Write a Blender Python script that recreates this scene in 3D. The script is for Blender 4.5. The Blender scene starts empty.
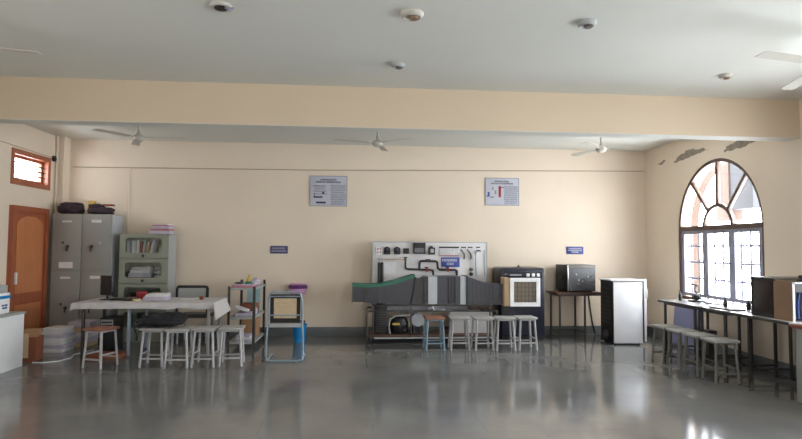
import bpy, bmesh, math, random
from mathutils import Vector, Matrix, noise
random.seed(7)
SC = bpy.context.scene
COL = SC.collection
PI = math.pi

# ------------------------------------------------------------------ camera
FPX, EYE = 560.0, 1.45
YAW, PITCH, ROLL = 0.07974, 0.04963, 0.007
_fw = Vector((math.sin(YAW)*math.cos(PITCH), math.cos(YAW)*math.cos(PITCH), math.sin(PITCH)))
_rt = Vector((math.cos(YAW), -math.sin(YAW), 0.0))
_up = _rt.cross(_fw)
CR = _rt*math.cos(ROLL) + _up*math.sin(ROLL)
CU = _up*math.cos(ROLL) - _rt*math.sin(ROLL)
cam = bpy.data.objects.new('camera', bpy.data.cameras.new('camera'))
COL.objects.link(cam)
M3 = Matrix((CR, CU, -_fw)).transposed()
cam.matrix_world = Matrix.Translation((0, 0, EYE)) @ M3.to_4x4()
cam.data.sensor_width = 36.0
cam.data.lens = FPX/802*36.0
cam.data.clip_start = 0.05
SC.camera = cam

def at(px, py, Y=None, X=None, Z=None):
    """photo pixel + one known world coordinate -> world point"""
    d = CR*((px-401)/FPX) - CU*((py-219.5)/FPX) + _fw
    if Y is not None: t = Y/d.y
    elif X is not None: t = X/d.x
    else: t = (Z-EYE)/d.z
    return Vector((0, 0, EYE)) + d*t

# ------------------------------------------------------------------ world, light, exposure
SC.view_settings.view_transform = 'Standard'
SC.view_settings.look = 'None'
SC.view_settings.gamma = 1.0
SC.view_settings.exposure = 0.42
SC.view_settings.use_curve_mapping = False
W = bpy.data.worlds.new('overcast_sky'); SC.world = W
W.use_nodes = True
bg = W.node_tree.nodes['Background']
bg.inputs[0].default_value = (0.955, 0.975, 1.0, 1)
bg.inputs[1].default_value = 22.0

def portal(loc, size, axis):
    l = bpy.data.lights.new('window_portal', 'AREA'); l.shape = 'RECTANGLE'
    l.size, l.size_y = size
    l.cycles.is_portal = True
    o = bpy.data.objects.new('window_portal', l); COL.objects.link(o)
    o.location = loc
    o.rotation_euler = Vector(axis).to_track_quat('-Z', 'Y').to_euler()

# ------------------------------------------------------------------ materials
def lin(c):
    f = lambda v: v/12.92 if v <= 0.04045 else ((v+0.055)/1.055)**2.4
    return tuple(f(v/255.0) for v in c) + (1.0,)

def mat(name, rgb, rough=0.6, metal=0.0, var=0.08, scale=6.0, bump=0.0, bscale=60.0, spec=0.5, stretch=None):
    m = bpy.data.materials.new(name); m.use_nodes = True
    nt = m.node_tree; b = nt.nodes['Principled BSDF']
    b.inputs['Roughness'].default_value = rough
    b.inputs['Metallic'].default_value = metal
    b.inputs['Specular IOR Level'].default_value = spec
    tc = nt.nodes.new('ShaderNodeTexCoord')
    mp = nt.nodes.new('ShaderNodeMapping')
    if stretch: mp.inputs['Scale'].default_value = stretch
    nt.links.new(tc.outputs['Object'], mp.inputs['Vector'])
    n = nt.nodes.new('ShaderNodeTexNoise'); n.inputs['Scale'].default_value = scale
    n.inputs['Detail'].default_value = 5
    nt.links.new(mp.outputs[0], n.inputs['Vector'])
    r = nt.nodes.new('ShaderNodeValToRGB')
    c = lin(rgb)
    r.color_ramp.elements[0].position = 0.3; r.color_ramp.elements[1].position = 0.7
    r.color_ramp.elements[0].color = tuple(min(1, v*(1-var)) for v in c[:3]) + (1,)
    r.color_ramp.elements[1].color = tuple(min(1, v*(1+var)) for v in c[:3]) + (1,)
    nt.links.new(n.outputs['Fac'], r.inputs[0])
    nt.links.new(r.outputs[0], b.inputs['Base Color'])
    if bump:
        n2 = nt.nodes.new('ShaderNodeTexNoise'); n2.inputs['Scale'].default_value = bscale
        nt.links.new(tc.outputs['Object'], n2.inputs['Vector'])
        bp = nt.nodes.new('ShaderNodeBump'); bp.inputs['Strength'].default_value = bump
        bp.inputs['Distance'].default_value = 0.01
        nt.links.new(n2.outputs['Fac'], bp.inputs['Height'])
        nt.links.new(bp.outputs[0], b.inputs['Normal'])
    return m

def glass_mat(name, tint, gloss=0.08):
    m = bpy.data.materials.new(name); m.use_nodes = True
    nt = m.node_tree; nt.nodes.remove(nt.nodes['Principled BSDF'])
    out = nt.nodes['Material Output']
    t = nt.nodes.new('ShaderNodeBsdfTransparent'); t.inputs[0].default_value = tint
    g = nt.nodes.new('ShaderNodeBsdfGlossy'); g.inputs['Roughness'].default_value = 0.05
    x = nt.nodes.new('ShaderNodeMixShader'); x.inputs[0].default_value = gloss
    nt.links.new(t.outputs[0], x.inputs[1]); nt.links.new(g.outputs[0], x.inputs[2])
    nt.links.new(x.outputs[0], out.inputs['Surface'])
    return m

def floor_mat():
    m = bpy.data.materials.new('polished_kota_stone'); m.use_nodes = True
    nt = m.node_tree; b = nt.nodes['Principled BSDF']
    tc = nt.nodes.new('ShaderNodeTexCoord')
    n = nt.nodes.new('ShaderNodeTexNoise'); n.inputs['Scale'].default_value = 1.3; n.inputs['Detail'].default_value = 8
    br = nt.nodes.new('ShaderNodeTexBrick')
    br.inputs['Scale'].default_value = 1.0
    br.inputs['Brick Width'].default_value = 0.9; br.inputs['Row Height'].default_value = 0.6
    br.inputs['Mortar Size'].default_value = 0.004
    br.inputs['Color1'].default_value = lin((128, 128, 127)); br.inputs['Color2'].default_value = lin((125, 125, 125))
    br.inputs['Mortar'].default_value = lin((119, 119, 118))
    nt.links.new(tc.outputs['Object'], n.inputs['Vector']); nt.links.new(tc.outputs['Object'], br.inputs['Vector'])
    r = nt.nodes.new('ShaderNodeValToRGB')
    r.color_ramp.elements[0].position = 0.3; r.color_ramp.elements[0].color = (0.75, 0.75, 0.75, 1)
    r.color_ramp.elements[1].position = 0.75; r.color_ramp.elements[1].color = (1.12, 1.12, 1.10, 1)
    nt.links.new(n.outputs['Fac'], r.inputs[0])
    mx = nt.nodes.new('ShaderNodeMix'); mx.data_type = 'RGBA'; mx.blend_type = 'MULTIPLY'
    mx.inputs[0].default_value = 1.0
    nt.links.new(br.outputs['Color'], mx.inputs[6]); nt.links.new(r.outputs[0], mx.inputs[7])
    nt.links.new(mx.outputs[2], b.inputs['Base Color'])
    n2 = nt.nodes.new('ShaderNodeTexNoise'); n2.inputs['Scale'].default_value = 3.0; n2.inputs['Detail'].default_value = 6
    nt.links.new(tc.outputs['Object'], n2.inputs['Vector'])
    mr = nt.nodes.new('ShaderNodeMapRange')
    mr.inputs['To Min'].default_value = 0.06; mr.inputs['To Max'].default_value = 0.17
    nt.links.new(n2.outputs['Fac'], mr.inputs['Value'])
    nt.links.new(mr.outputs[0], b.inputs['Roughness'])
    b.inputs['Specular IOR Level'].default_value = 0.65
    bp = nt.nodes.new('ShaderNodeBump'); bp.inputs['Strength'].default_value = 0.05; bp.inputs['Distance'].default_value = 0.01
    n3 = nt.nodes.new('ShaderNodeTexNoise'); n3.inputs['Scale'].default_value = 5.0
    nt.links.new(tc.outputs['Object'], n3.inputs['Vector'])
    nt.links.new(n3.outputs['Fac'], bp.inputs['Height']); nt.links.new(bp.outputs[0], b.inputs['Normal'])
    return m

M = dict(
    wall=mat('cream_distemper', (233, 218, 199), 0.75, var=0.03, scale=1.2, bump=0.08, bscale=25),
    ceil=mat('white_ceiling_paint', (219, 219, 212), 0.85, var=0.03, scale=0.9),
    beamw=mat('cream_beam_paint', (213, 195, 170), 0.75, var=0.025, scale=1.0),
    skirt=mat('grey_stone_skirting', (105, 108, 110), 0.35, var=0.1, scale=3),
    patch=mat('damp_grey_plaster', (150, 140, 126), 0.9, var=0.2, scale=14),
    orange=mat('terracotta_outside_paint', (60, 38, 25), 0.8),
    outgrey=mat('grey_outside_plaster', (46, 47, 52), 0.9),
    wood=mat('varnished_door_wood', (162, 90, 60), 0.4, var=0.14, scale=5, stretch=(6, 6, 0.6)),
    woodpan=mat('door_panel_wood', (196, 124, 80), 0.4, var=0.1, scale=5, stretch=(6, 6, 0.6)),
    winwood=mat('brown_window_wood', (92, 72, 64), 0.5, var=0.12),
    steelwin=mat('grey_painted_window_steel', (150, 150, 168), 0.5),
    grey=mat('grey_enamel_steel', (152, 153, 149), 0.42, var=0.05, scale=3),
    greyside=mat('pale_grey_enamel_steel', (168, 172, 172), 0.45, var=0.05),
    green=mat('grey_green_enamel_steel', (146, 151, 138), 0.45, var=0.05, scale=4),
    dark=mat('black_plastic', (24, 24, 26), 0.4, var=0.1),
    darkmetal=mat('dark_painted_steel', (66, 62, 60), 0.45, var=0.15, scale=9),
    chrome=mat('brushed_steel', (185, 188, 190), 0.3, 0.9, var=0.05),
    white=mat('white_paint', (240, 240, 242), 0.5, var=0.03),
    paper=mat('white_paper', (226, 224, 226), 0.8, var=0.05, scale=18),
    lilac=mat('lilac_white_paper', (196, 188, 204), 0.8, var=0.08, scale=20),
    pink=mat('dusty_pink_paper', (186, 126, 140), 0.8, var=0.1, scale=14),
    red=mat('red_card', (158, 38, 44), 0.6),
    blue=mat('blue_card', (58, 84, 150), 0.6),
    tan=mat('brown_cardboard', (172, 130, 94), 0.8, var=0.12, scale=10),
    rust=mat('red_brown_cardboard', (136, 80, 56), 0.8, var=0.1, scale=8),
    cloth=mat('white_table_cloth', (204, 202, 204), 0.85, var=0.06, scale=14, bump=0.15, bscale=20),
    bag=mat('black_bag_fabric', (26, 25, 32), 0.75, var=0.25, scale=14, bump=0.3, bscale=60),
    purplecloth=mat('dark_purple_fabric', (58, 44, 52), 0.85, var=0.25, scale=12, bump=0.3, bscale=40),
    yellow=mat('yellow_packet', (206, 170, 70), 0.6),
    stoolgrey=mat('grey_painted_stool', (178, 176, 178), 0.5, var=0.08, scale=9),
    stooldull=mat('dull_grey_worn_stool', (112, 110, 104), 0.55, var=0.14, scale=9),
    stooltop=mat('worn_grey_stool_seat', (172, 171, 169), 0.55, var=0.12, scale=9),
    stoolwood=mat('brown_stool_seat', (146, 98, 78), 0.55, var=0.14, scale=7, stretch=(1, 6, 1)),
    stoolblue=mat('pale_blue_painted_steel', (128, 152, 168), 0.45, var=0.1),
    tubeblue=mat('blue_grey_tube_steel', (150, 166, 180), 0.35, 0.3, var=0.06),
    cane=mat('beige_woven_cane', (206, 184, 150), 0.75, var=0.14, scale=40, bump=0.4, bscale=150),
    bucket=mat('bright_blue_plastic', (20, 132, 200), 0.35, var=0.04),
    purple=mat('purple_plastic', (92, 34, 104), 0.4),
    pinkpl=mat('pink_plastic', (206, 152, 196), 0.45),
    board=mat('light_grey_panel_laminate', (222, 220, 221), 0.5, var=0.04),
    ductmesh=mat('dark_grey_duct_sheet', (74, 74, 80), 0.4, 0.3, var=0.12, scale=20, bump=0.25, bscale=200),
    ductgreen=mat('green_painted_flange', (52, 116, 96), 0.5),
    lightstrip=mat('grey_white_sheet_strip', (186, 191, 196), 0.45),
    cream=mat('cream_side_panel', (208, 182, 144), 0.55, var=0.05),
    grille=mat('grey_grille_metal', (104, 98, 92), 0.5, var=0.15, scale=25),
    navy=mat('dark_navy_cabinet_paint', (32, 34, 50), 0.3, var=0.1),
    navypanel=mat('black_blue_control_panel', (18, 20, 36), 0.25),
    signblue=mat('blue_sign_board', (52, 70, 152), 0.4, var=0.03),
    signdull=mat('dark_blue_sign_board', (70, 72, 118), 0.4, var=0.03),
    poster=mat('pale_blue_white_poster', (198, 200, 212), 0.5, var=0.04, scale=12),
    ink=mat('dark_blue_ink', (52, 52, 88), 0.6),
    greyink=mat('grey_print', (138, 138, 158), 0.6),
    brown=mat('dark_brown_table_top', (92, 66, 54), 0.4, var=0.15, scale=6, stretch=(1, 5, 1)),
    redwood=mat('reddish_table_top', (122, 66, 54), 0.35, var=0.1),
    benchtop=mat('pale_glossy_bench_top', (176, 176, 178), 0.2, var=0.05),
    speckle=mat('dark_grey_speckled_panel', (76, 76, 80), 0.45, var=0.3, scale=40),
    fridge=mat('white_fridge_enamel', (222, 222, 226), 0.25, var=0.02),
    lavblue=mat('lavender_blue_panel', (126, 130, 164), 0.5, var=0.05),
    darkglass=mat('smoked_dark_glass', (58, 50, 46), 0.1, var=0.3, scale=4),
    lblue=mat('pale_aqua_sheet', (156, 186, 190), 0.5),
    brass=mat('dull_brown_bakelite', (140, 112, 88), 0.5),
    fan=mat('off_white_fan_enamel', (196, 192, 182), 0.4, var=0.03),
    pipe=mat('black_rubber_pipe', (28, 28, 30), 0.5),
    copper=mat('tan_copper_pipe', (186, 150, 112), 0.4, 0.5),
    winsteel=mat('dark_lavender_grille_steel', (92, 92, 112), 0.5),
    copperwall=mat('dull_beige_conduit', (176, 158, 134), 0.6),
    floor=floor_mat(),
    glass=glass_mat('clear_window_glass', (0.95, 0.97, 0.98, 1)),
    cglass=glass_mat('cabinet_glass', (0.90, 0.93, 0.92, 1), 0.06),
)

# ------------------------------------------------------------------ mesh builder
class MB:
    def __init__(s): s.bm = bmesh.new()
    def _merge(s, other):
        me = bpy.data.meshes.new('t'); other.to_mesh(me); other.free()
        s.bm.from_mesh(me); bpy.data.meshes.remove(me)
    def box(s, c, d, rz=0.0, bev=0.0, rot=None, taper=None):
        b = bmesh.new(); bmesh.ops.create_cube(b, size=1)
        for v in b.verts:
            k = taper if (taper and v.co.z > 0) else 1.0
            v.co = Vector((v.co.x*d[0]*k, v.co.y*d[1]*k, v.co.z*d[2]))
        if bev: bmesh.ops.bevel(b, geom=b.edges[:], offset=min(bev, 0.45*min(d)), segments=2, affect='EDGES', profile=0.6)
        m = Matrix.Translation(c) @ (rot.to_4x4() if rot else Matrix.Rotation(rz, 4, 'Z'))
        bmesh.ops.transform(b, matrix=m, verts=b.verts[:]); s._merge(b); return s
    def span(s, lo, hi, bev=0.0):
        lo, hi = Vector(lo), Vector(hi); d = hi-lo
        return s.box((lo+hi)/2, (abs(d.x), abs(d.y), abs(d.z)), bev=bev)
    def tube(s, p0, p1, r, seg=10, r1=None):
        p0, p1 = Vector(p0), Vector(p1); d = p1-p0
        if d.length < 1e-6: return s
        b = bmesh.new()
        bmesh.ops.create_cone(b, cap_ends=True, segments=seg, radius1=r, radius2=r if r1 is None else r1, depth=d.length)
        m = Matrix.Translation((p0+p1)/2) @ d.to_track_quat('Z', 'Y').to_matrix().to_4x4()
        bmesh.ops.transform(b, matrix=m, verts=b.verts[:]); s._merge(b); return s
    def bar(s, p0, p1, w, h=None):
        p0, p1 = Vector(p0), Vector(p1); d = p1-p0
        q = d.to_track_quat('Z', 'Y').to_matrix()
        return s.box((p0+p1)/2, (w, h or w, d.length), rot=q, bev=0.1*min(w, h or w))
    def path(s, pts, r, seg=8):
        """swept tube with mitred joints"""
        pts = [Vector(p) for p in pts]; n = len(pts); b = bmesh.new(); rings = []
        up = Vector((0.13, 0.37, 0.92)).normalized()
        for i, p in enumerate(pts):
            t = (pts[min(i+1, n-1)]-pts[max(i-1, 0)]).normalized()
            a = t.cross(up)
            if a.length < 1e-3: a = t.cross(Vector((1, 0, 0)))
            a.normalize(); c = t.cross(a)
            k = 1.0
            if 0 < i < n-1:
                h = (pts[i]-pts[i-1]).normalized().dot(t); k = 1/max(0.6, h)
            rings.append([b.verts.new(p + (a*math.cos(2*PI*j/seg) + c*math.sin(2*PI*j/seg))*r*k) for j in range(seg)])
        for i in range(n-1):
            for j in range(seg):
                b.faces.new((rings[i][j], rings[i][(j+1) % seg], rings[i+1][(j+1) % seg], rings[i+1][j]))
        b.faces.new(rings[0][::-1]); b.faces.new(rings[-1])
        bmesh.ops.recalc_face_normals(b, faces=b.faces[:]); s._merge(b); return s
    def lathe(s, c, prof, seg=24, rot=None):
        b = bmesh.new(); rings = []
        for r, z in prof:
            rings.append([b.verts.new((r*math.cos(2*PI*j/seg), r*math.sin(2*PI*j/seg), z)) for j in range(seg)] if r > 1e-5 else [b.verts.new((0, 0, z))])
        for i in range(len(rings)-1):
            A, B = rings[i], rings[i+1]
            for j in range(seg):
                k = (j+1) % seg
                if len(A) > 1 and len(B) > 1: b.faces.new((A[j], A[k], B[k], B[j]))
                elif len(A) > 1: b.faces.new((A[j], A[k], B[0]))
                elif len(B) > 1: b.faces.new((A[0], B[k], B[j]))
        if len(rings[0]) > 1: b.faces.new(rings[0][::-1])
        if len(rings[-1]) > 1: b.faces.new(rings[-1])
        bmesh.ops.recalc_face_normals(b, faces=b.faces[:])
        m = Matrix.Translation(c) @ (rot.to_4x4() if rot else Matrix.Identity(4))
        bmesh.ops.transform(b, matrix=m, verts=b.verts[:]); s._merge(b); return s
    def blob(s, c, rad, p=2.6, amp=0.12, seed=0, rz=0, flat=True):
        b = bmesh.new(); bmesh.ops.create_icosphere(b, subdivisions=4, radius=1)
        for v in b.verts:
            n = v.co.normalized()
            k = (abs(n.x)**p + abs(n.y)**p + abs(n.z)**p)**(-1/p)
            a = noise.noise(n*2.1 + Vector((seed*3.7, seed, 0)))*amp + noise.noise(n*5 + Vector((seed, 0, seed)))*amp*0.4
            q = n*k*(1+a)
            v.co = Vector((q.x*rad[0], q.y*rad[1], q.z*rad[2]))
            if flat: v.co.z = max(v.co.z, -rad[2])
        m = Matrix.Translation(c) @ Matrix.Rotation(rz, 4, 'Z')
        bmesh.ops.transform(b, matrix=m, verts=b.verts[:]); s._merge(b); return s
    def plate(s, outer, holes, o, u, v, n, depth):
        """2-D outline with holes, extruded by depth along n"""
        o, u, v, n = Vector(o), Vector(u), Vector(v), Vector(n); b = bmesh.new()
        for loop in [outer] + list(holes):
            vs = [b.verts.new(o+u*x+v*y) for x, y in loop]
            for i in range(len(vs)): b.edges.new((vs[i], vs[(i+1) % len(vs)]))
        bmesh.ops.triangle_fill(b, use_beauty=True, use_dissolve=False, edges=b.edges[:], normal=n)
        f = b.faces[:]
        r = bmesh.ops.extrude_face_region(b, geom=f)
        bmesh.ops.translate(b, vec=n*depth, verts=[e for e in r['geom'] if isinstance(e, bmesh.types.BMVert)])
        bmesh.ops.recalc_face_normals(b, faces=b.faces[:]); s._merge(b); return s
    def loft(s, rings, cap=True):
        b = bmesh.new(); R = [[b.verts.new(p) for p in r] for r in rings]; m = len(R[0])
        for i in range(len(R)-1):
            for j in range(m): b.faces.new((R[i][j], R[i][(j+1) % m], R[i+1][(j+1) % m], R[i+1][j]))
        if cap: b.faces.new(R[0][::-1]); b.faces.new(R[-1])
        bmesh.ops.recalc_face_normals(b, faces=b.faces[:]); s._merge(b); return s
    def strokes(s, c, u, v, n, w, h, lines, gap=0.35):
        """rows of small letter-like strokes standing for print too small to read"""
        c, u, v, n = Vector(c), Vector(u).normalized(), Vector(v).normalized(), Vector(n).normalized()
        R = Matrix((u, v, n)).transposed(); rnd = random.Random(int(w*977+h*311))
        lh = h/len(lines)
        for i, frac in enumerate(lines):
            ww = w*frac; x = -ww/2; zc = h/2-lh*(i+0.5); ch = lh*(1-gap); cw = ch*0.5
            while x + cw < ww/2+1e-4:
                if rnd.random() < 0.07: x += cw*0.5; continue
                p = c + u*(x+cw/2) + v*zc
                for k in range(2): s.box(p + u*((k-0.5)*cw*0.55), (cw*0.26, ch, 0.002), rot=R)
                s.box(p + v*(rnd.choice((-0.4, 0, 0.4))*ch), (cw*0.7, ch*0.24, 0.002), rot=R)
                x += cw*1.2
        return s
    def build(s, name, m, parent=None, angle=35):
        me = bpy.data.meshes.new(name)
        off = Vector((0, 0, 0)); p = parent
        while p is not None: off += p.location; p = p.parent
        if parent is None and s.bm.verts:
            xs = [v.co for v in s.bm.verts]
            off = Vector(((min(c.x for c in xs)+max(c.x for c in xs))/2, (min(c.y for c in xs)+max(c.y for c in xs))/2, min(c.z for c in xs)))
        bmesh.ops.translate(s.bm, vec=-off, verts=s.bm.verts[:])
        for f in s.bm.faces: f.smooth = True
        s.bm.to_mesh(me); s.bm.free()
        me.set_sharp_from_angle(angle=math.radians(angle))
        o = bpy.data.objects.new(name, me); COL.objects.link(o)
        if parent is None: o.location = off
        else: o.parent = parent
        me.materials.append(M[m] if isinstance(m, str) else m)
        return o

def thing(name, label, cat, loc=(0, 0, 0), group=None):
    o = bpy.data.objects.new(name, None); COL.objects.link(o); o.location = loc
    o.empty_display_size = 0.05
    o['label'] = label; o['category'] = cat
    if group: o['group'] = group
    return o
def tag(o, label, cat, group=None):
    o['label'] = label; o['category'] = cat
    if group: o['group'] = group
    return o
def struct(o): o['kind'] = 'structure'; return o
def sroot(name):
    o = bpy.data.objects.new(name, None); COL.objects.link(o); return struct(o)
def dup(root, loc, rz=None, label=None, group=None):
    r = root.copy(); COL.objects.link(r); r.location = loc
    if rz is not None: r.rotation_euler = (0, 0, rz)
    if label: r['label'] = label
    if group: r['group'] = group
    for ch in list(root.children):
        c = ch.copy(); COL.objects.link(c); c.parent = r
        for g in list(ch.children):
            d = g.copy(); COL.objects.link(d); d.parent = c
    return r
def part_label(o, label): o['label'] = label; return o
ORD = ['first', 'second', 'third', 'fourth', 'fifth', 'sixth', 'seventh', 'eighth', 'ninth', 'tenth']

# ================================================================== SETTING
XL, XR, YB, YF, HC = -4.66, 4.96, 9.25, -4.0, 3.14
BY0, BY1, BZ = 5.86, 6.07, 2.71
struct(MB().span((XL-0.25, YF-0.25, -0.1), (XR+0.25, YB+0.25, 0)).build('floor', 'floor'))
struct(MB().span((XL-0.25, YF-0.25, HC), (XR+0.25, YB+0.25, HC+0.15)).build('ceiling', 'ceil'))
struct(MB().span((XL-0.25, YB, 0), (XR+0.25, YB+0.25, HC)).build('wall_back', 'wall'))

def arch_loop(yc, r, z0, zs, seg=28, inset=0.0):
    r -= inset
    pts = [(yc-r, z0+inset), (yc+r, z0+inset)]
    pts += [(yc+r*math.cos(PI*i/seg), zs+1.045*r*math.sin(PI*i/seg)) for i in range(seg+1)]
    return pts
ZS, ZSILL, AR, AYC = 1.76, 0.70, 0.91, 7.37
archs = [AYC, 3.75, 0.13]
# right wall with its arched window openings
mb = MB().plate([(YF-0.25, 0), (YB, 0), (YB, HC), (YF-0.25, HC)],
                [arch_loop(c, AR, ZSILL, ZS) for c in archs], (XR, 0, 0), (0, 1, 0), (0, 0, 1), (1, 0, 0), 0.2)
wr = struct(mb.build('wall_right', 'wall'))
# the outside face of the same wall is terracotta: it lines the outer reveal of the arches
mb = MB().plate([(YF-0.25, -0.1), (YB+0.2, -0.1), (YB+0.2, HC+0.4), (YF-0.25, HC+0.4)],
                [arch_loop(c, AR, ZSILL, ZS) for c in archs], (XR+0.2, 0, 0), (0, 1, 0), (0, 0, 1), (1, 0, 0), 0.13)
struct(mb.build('wall_right_outside', 'orange'))
# left wall with the ventilator opening and an added, unseen one letting in light
mb = MB().plate([(YF-0.25, 0), (YB, 0), (YB, HC), (YF-0.25, HC)],
                [[(7.92, 2.275), (8.88, 2.275), (8.88, 2.765), (7.92, 2.765)], [(1.0, 1.1), (2.0, 1.1), (2.0, 2.2), (1.0, 2.2)]],
                (XL, 0, 0), (0, 1, 0), (0, 0, 1), (-1, 0, 0), 0.25)
struct(mb.build('wall_left', 'wall'))
# wall behind the camera, with one small window
mb = MB().plate([(XL, 0), (XR, 0), (XR, HC), (XL, HC)],
                [[(1.6, 1.0), (2.6, 1.0), (2.6, 2.0), (1.6, 2.0)]],
                (0, YF, 0), (1, 0, 0), (0, 0, 1), (0, -1, 0), 0.25)
struct(mb.build('wall_front', 'wall'))
# portals at the openings (they only guide the sky light in)
for c in archs: portal((XR+0.34, c, (ZSILL+ZS+AR)/2), (2*AR, ZS+AR-ZSILL), (-1, 0, 0))
portal((XL-0.26, 8.4, 2.52), (0.96, 0.49), (1, 0, 0))
portal((XL-0.26, 1.5, 1.65), (1.0, 1.1), (1, 0, 0))  # at the added opening, out of view
for x in (2.1,): portal((x, YF-0.26, 1.5), (1.0, 1.0), (0, 1, 0))

mb = MB().span((XL, BY0, BZ), (XR, BY1, HC))
be = struct(mb.build('trim_beam', 'beamw'))
sof = struct(MB().span((XL, BY0+0.001, BZ-0.004), (XR, BY1, BZ)).build('trim_beam_soffit', 'ceil'))
struct(MB().span((XL, 9.06, 0), (XL+0.11, YB, HC)).build('trim_corner_pilaster', 'wall'))
SK = 0.15
struct(MB().span((XL+0.11, YB-0.012, 0), (XR, YB, SK), bev=0.003).build('baseboard_back', 'skirt'))
struct(MB().span((XR-0.012, YF, 0), (XR, YB-0.012, SK), bev=0.003).build('baseboard_right', 'skirt'))
struct(MB().span((XL, YF, 0), (XL+0.012, 7.83, SK), bev=0.003).build('baseboard_left', 'skirt'))

# damp, peeled plaster along the top of the right wall
mb = MB(); rnd = random.Random(3)
def patch(pts):
    loop = []
    n = len(pts)
    for i in range(n):
        a, b = Vector(pts[i]), Vector(pts[(i+1) % n])
        for k in range(5):
            q = a.lerp(b, k/5); loop.append((q.x+rnd.uniform(-.02, .02), q.y+rnd.uniform(-.012, .012)))
    mb.plate(loop, [], (XR, 0, 0), (0, 1, 0), (0, 0, 1), (-1, 0, 0), 0.003)
patch([(8.86, 2.84), (8.74, 2.865), (8.62, 2.90), (8.60, 2.86), (8.72, 2.83)])
patch([(8.36, 2.80), (8.20, 2.90), (7.92, 2.945), (7.62, 2.90), (7.50, 2.86), (7.75, 2.845), (8.05, 2.82)])
patch([(7.17, 2.77), (7.10, 2.84), (6.80, 2.89), (6.40, 2.86), (6.12, 2.80), (5.98, 2.735), (6.30, 2.772), (6.62, 2.80), (6.80, 2.775), (6.98, 2.765)])
pm = struct(mb.build('trim_peeled_plaster', 'patch'))

# arched window on the right wall (window_2) : frame, spokes, casements, panes, grille
def arch_window(name, yc, full=True):
    r = sroot(name); X0 = XR+0.012; U, V, N = (0, 1, 0), (0, 0, 1), (1, 0, 0)
    mb = MB().plate(arch_loop(yc, AR, ZSILL, ZS), [arch_loop(yc, AR, ZSILL, ZS, inset=0.045)], (X0, 0, 0), U, V, N, 0.07)
    mb.build('frame', 'winwood', r)
    MB().span((X0-0.012, yc-AR+0.04, ZS-0.035), (X0+0.07, yc+AR-0.04, ZS+0.03)).build('transom', 'winwood', r)
    n = 20; ri = 0.30
    mb = MB().plate([(yc+(ri+0.03)*math.cos(PI*i/n), ZS+(ri+0.03)*math.sin(PI*i/n)) for i in range(n+1)] +
                    [(yc+(ri-0.02)*math.cos(PI*i/n), ZS+(ri-0.02)*math.sin(PI*i/n)) for i in range(n, -1, -1)], [], (X0+0.005, 0, 0), U, V, N, 0.05)
    mb.build('inner_arch', 'winwood', r)
    for a in (48, 90, 132):
        c, s = math.cos(math.radians(a)), math.sin(math.radians(a))
        MB().bar((X0+0.03, yc+ri*c, ZS+ri*s), (X0+0.03, yc+(AR-0.03)*c, ZS+1.04*(AR-0.03)*s), 0.045, 0.05).build('glazing_bar', 'winwood', r)
    MB().plate(arch_loop(yc, AR, ZS, ZS, inset=0.05)[2:], [], (X0+0.04, 0, 0), U, V, N, 0.004).build('fanlight_pane', 'glass', r)
    w = 2*AR/3
    for k in range(3):
        y0, y1 = yc-AR+0.055+k*(2*AR-0.11)/3, yc-AR+0.055+(k+1)*(2*AR-0.11)/3
        z0, z1 = ZSILL+0.055, ZS-0.035
        mb = MB().plate([(y0, z0), (y1, z0), (y1, z1), (y0, z1)], [[(y0+.06, z0+.05), (y1-.06, z0+.05), (y1-.06, z1-.05), (y0+.06, z1-.05)]], (X0+0.01, 0, 0), U, V, N, 0.04)
        sa = mb.build('casement', 'steelwin', r)
        MB().span((X0+0.03, y0+.03, z0+.03), (X0+0.034, y1-.03, z1-.03)).build('casement_pane', 'glass', sa)
    mb = MB()
    for z in (1.02, 1.26, 1.5): mb.tube((X0+0.09, yc-AR, z), (X0+0.09, yc+AR, z), 0.016)
    for k in range(1, 10): mb.tube((X0+0.09, yc-AR+k*2*AR/10, ZSILL), (X0+0.09, yc-AR+k*2*AR/10, ZS), 0.014)
    mb.build('grille', 'winsteel', r)
    MB().span((XR-0.03, yc-AR-0.04, ZSILL-0.04), (XR+0.15, yc+AR+0.04, ZSILL), bev=0.006).build('sill', 'wall', r)
    return r
arch_window('window_2', AYC)
arch_window('window_3', archs[1])
arch_window('window_4', archs[2])

# ventilator window on the left wall
w1 = sroot('window_1')
U, V, N = (0, 1, 0), (0, 0, 1), (-1, 0, 0)
MB().plate([(7.92, 2.275), (8.88, 2.275), (8.88, 2.765), (7.92, 2.765)], [[(7.98, 2.345), (8.81, 2.345), (8.81, 2.695), (7.98, 2.695)]], (XL+0.015, 0, 0), U, V, N, 0.12).build('frame', 'wood', w1)
MB().plate([(7.98, 2.345), (8.81, 2.345), (8.81, 2.695), (7.98, 2.695)], [[(8.03, 2.385), (8.76, 2.385), (8.76, 2.655), (8.03, 2.655)]], (XL-0.06, 0, 0), U, V, N, 0.045).build('sash', 'wood', w1)
for z in (2.45, 2.525, 2.60): MB().tube((XL-0.05, 7.98, z), (XL-0.05, 8.81, z), 0.011).build('security_bar', 'darkmetal', w1)
MB().span((XL-0.09, 8.02, 2.38), (XL-0.086, 8.77, 2.66)).build('pane', 'glass', w1)

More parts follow.
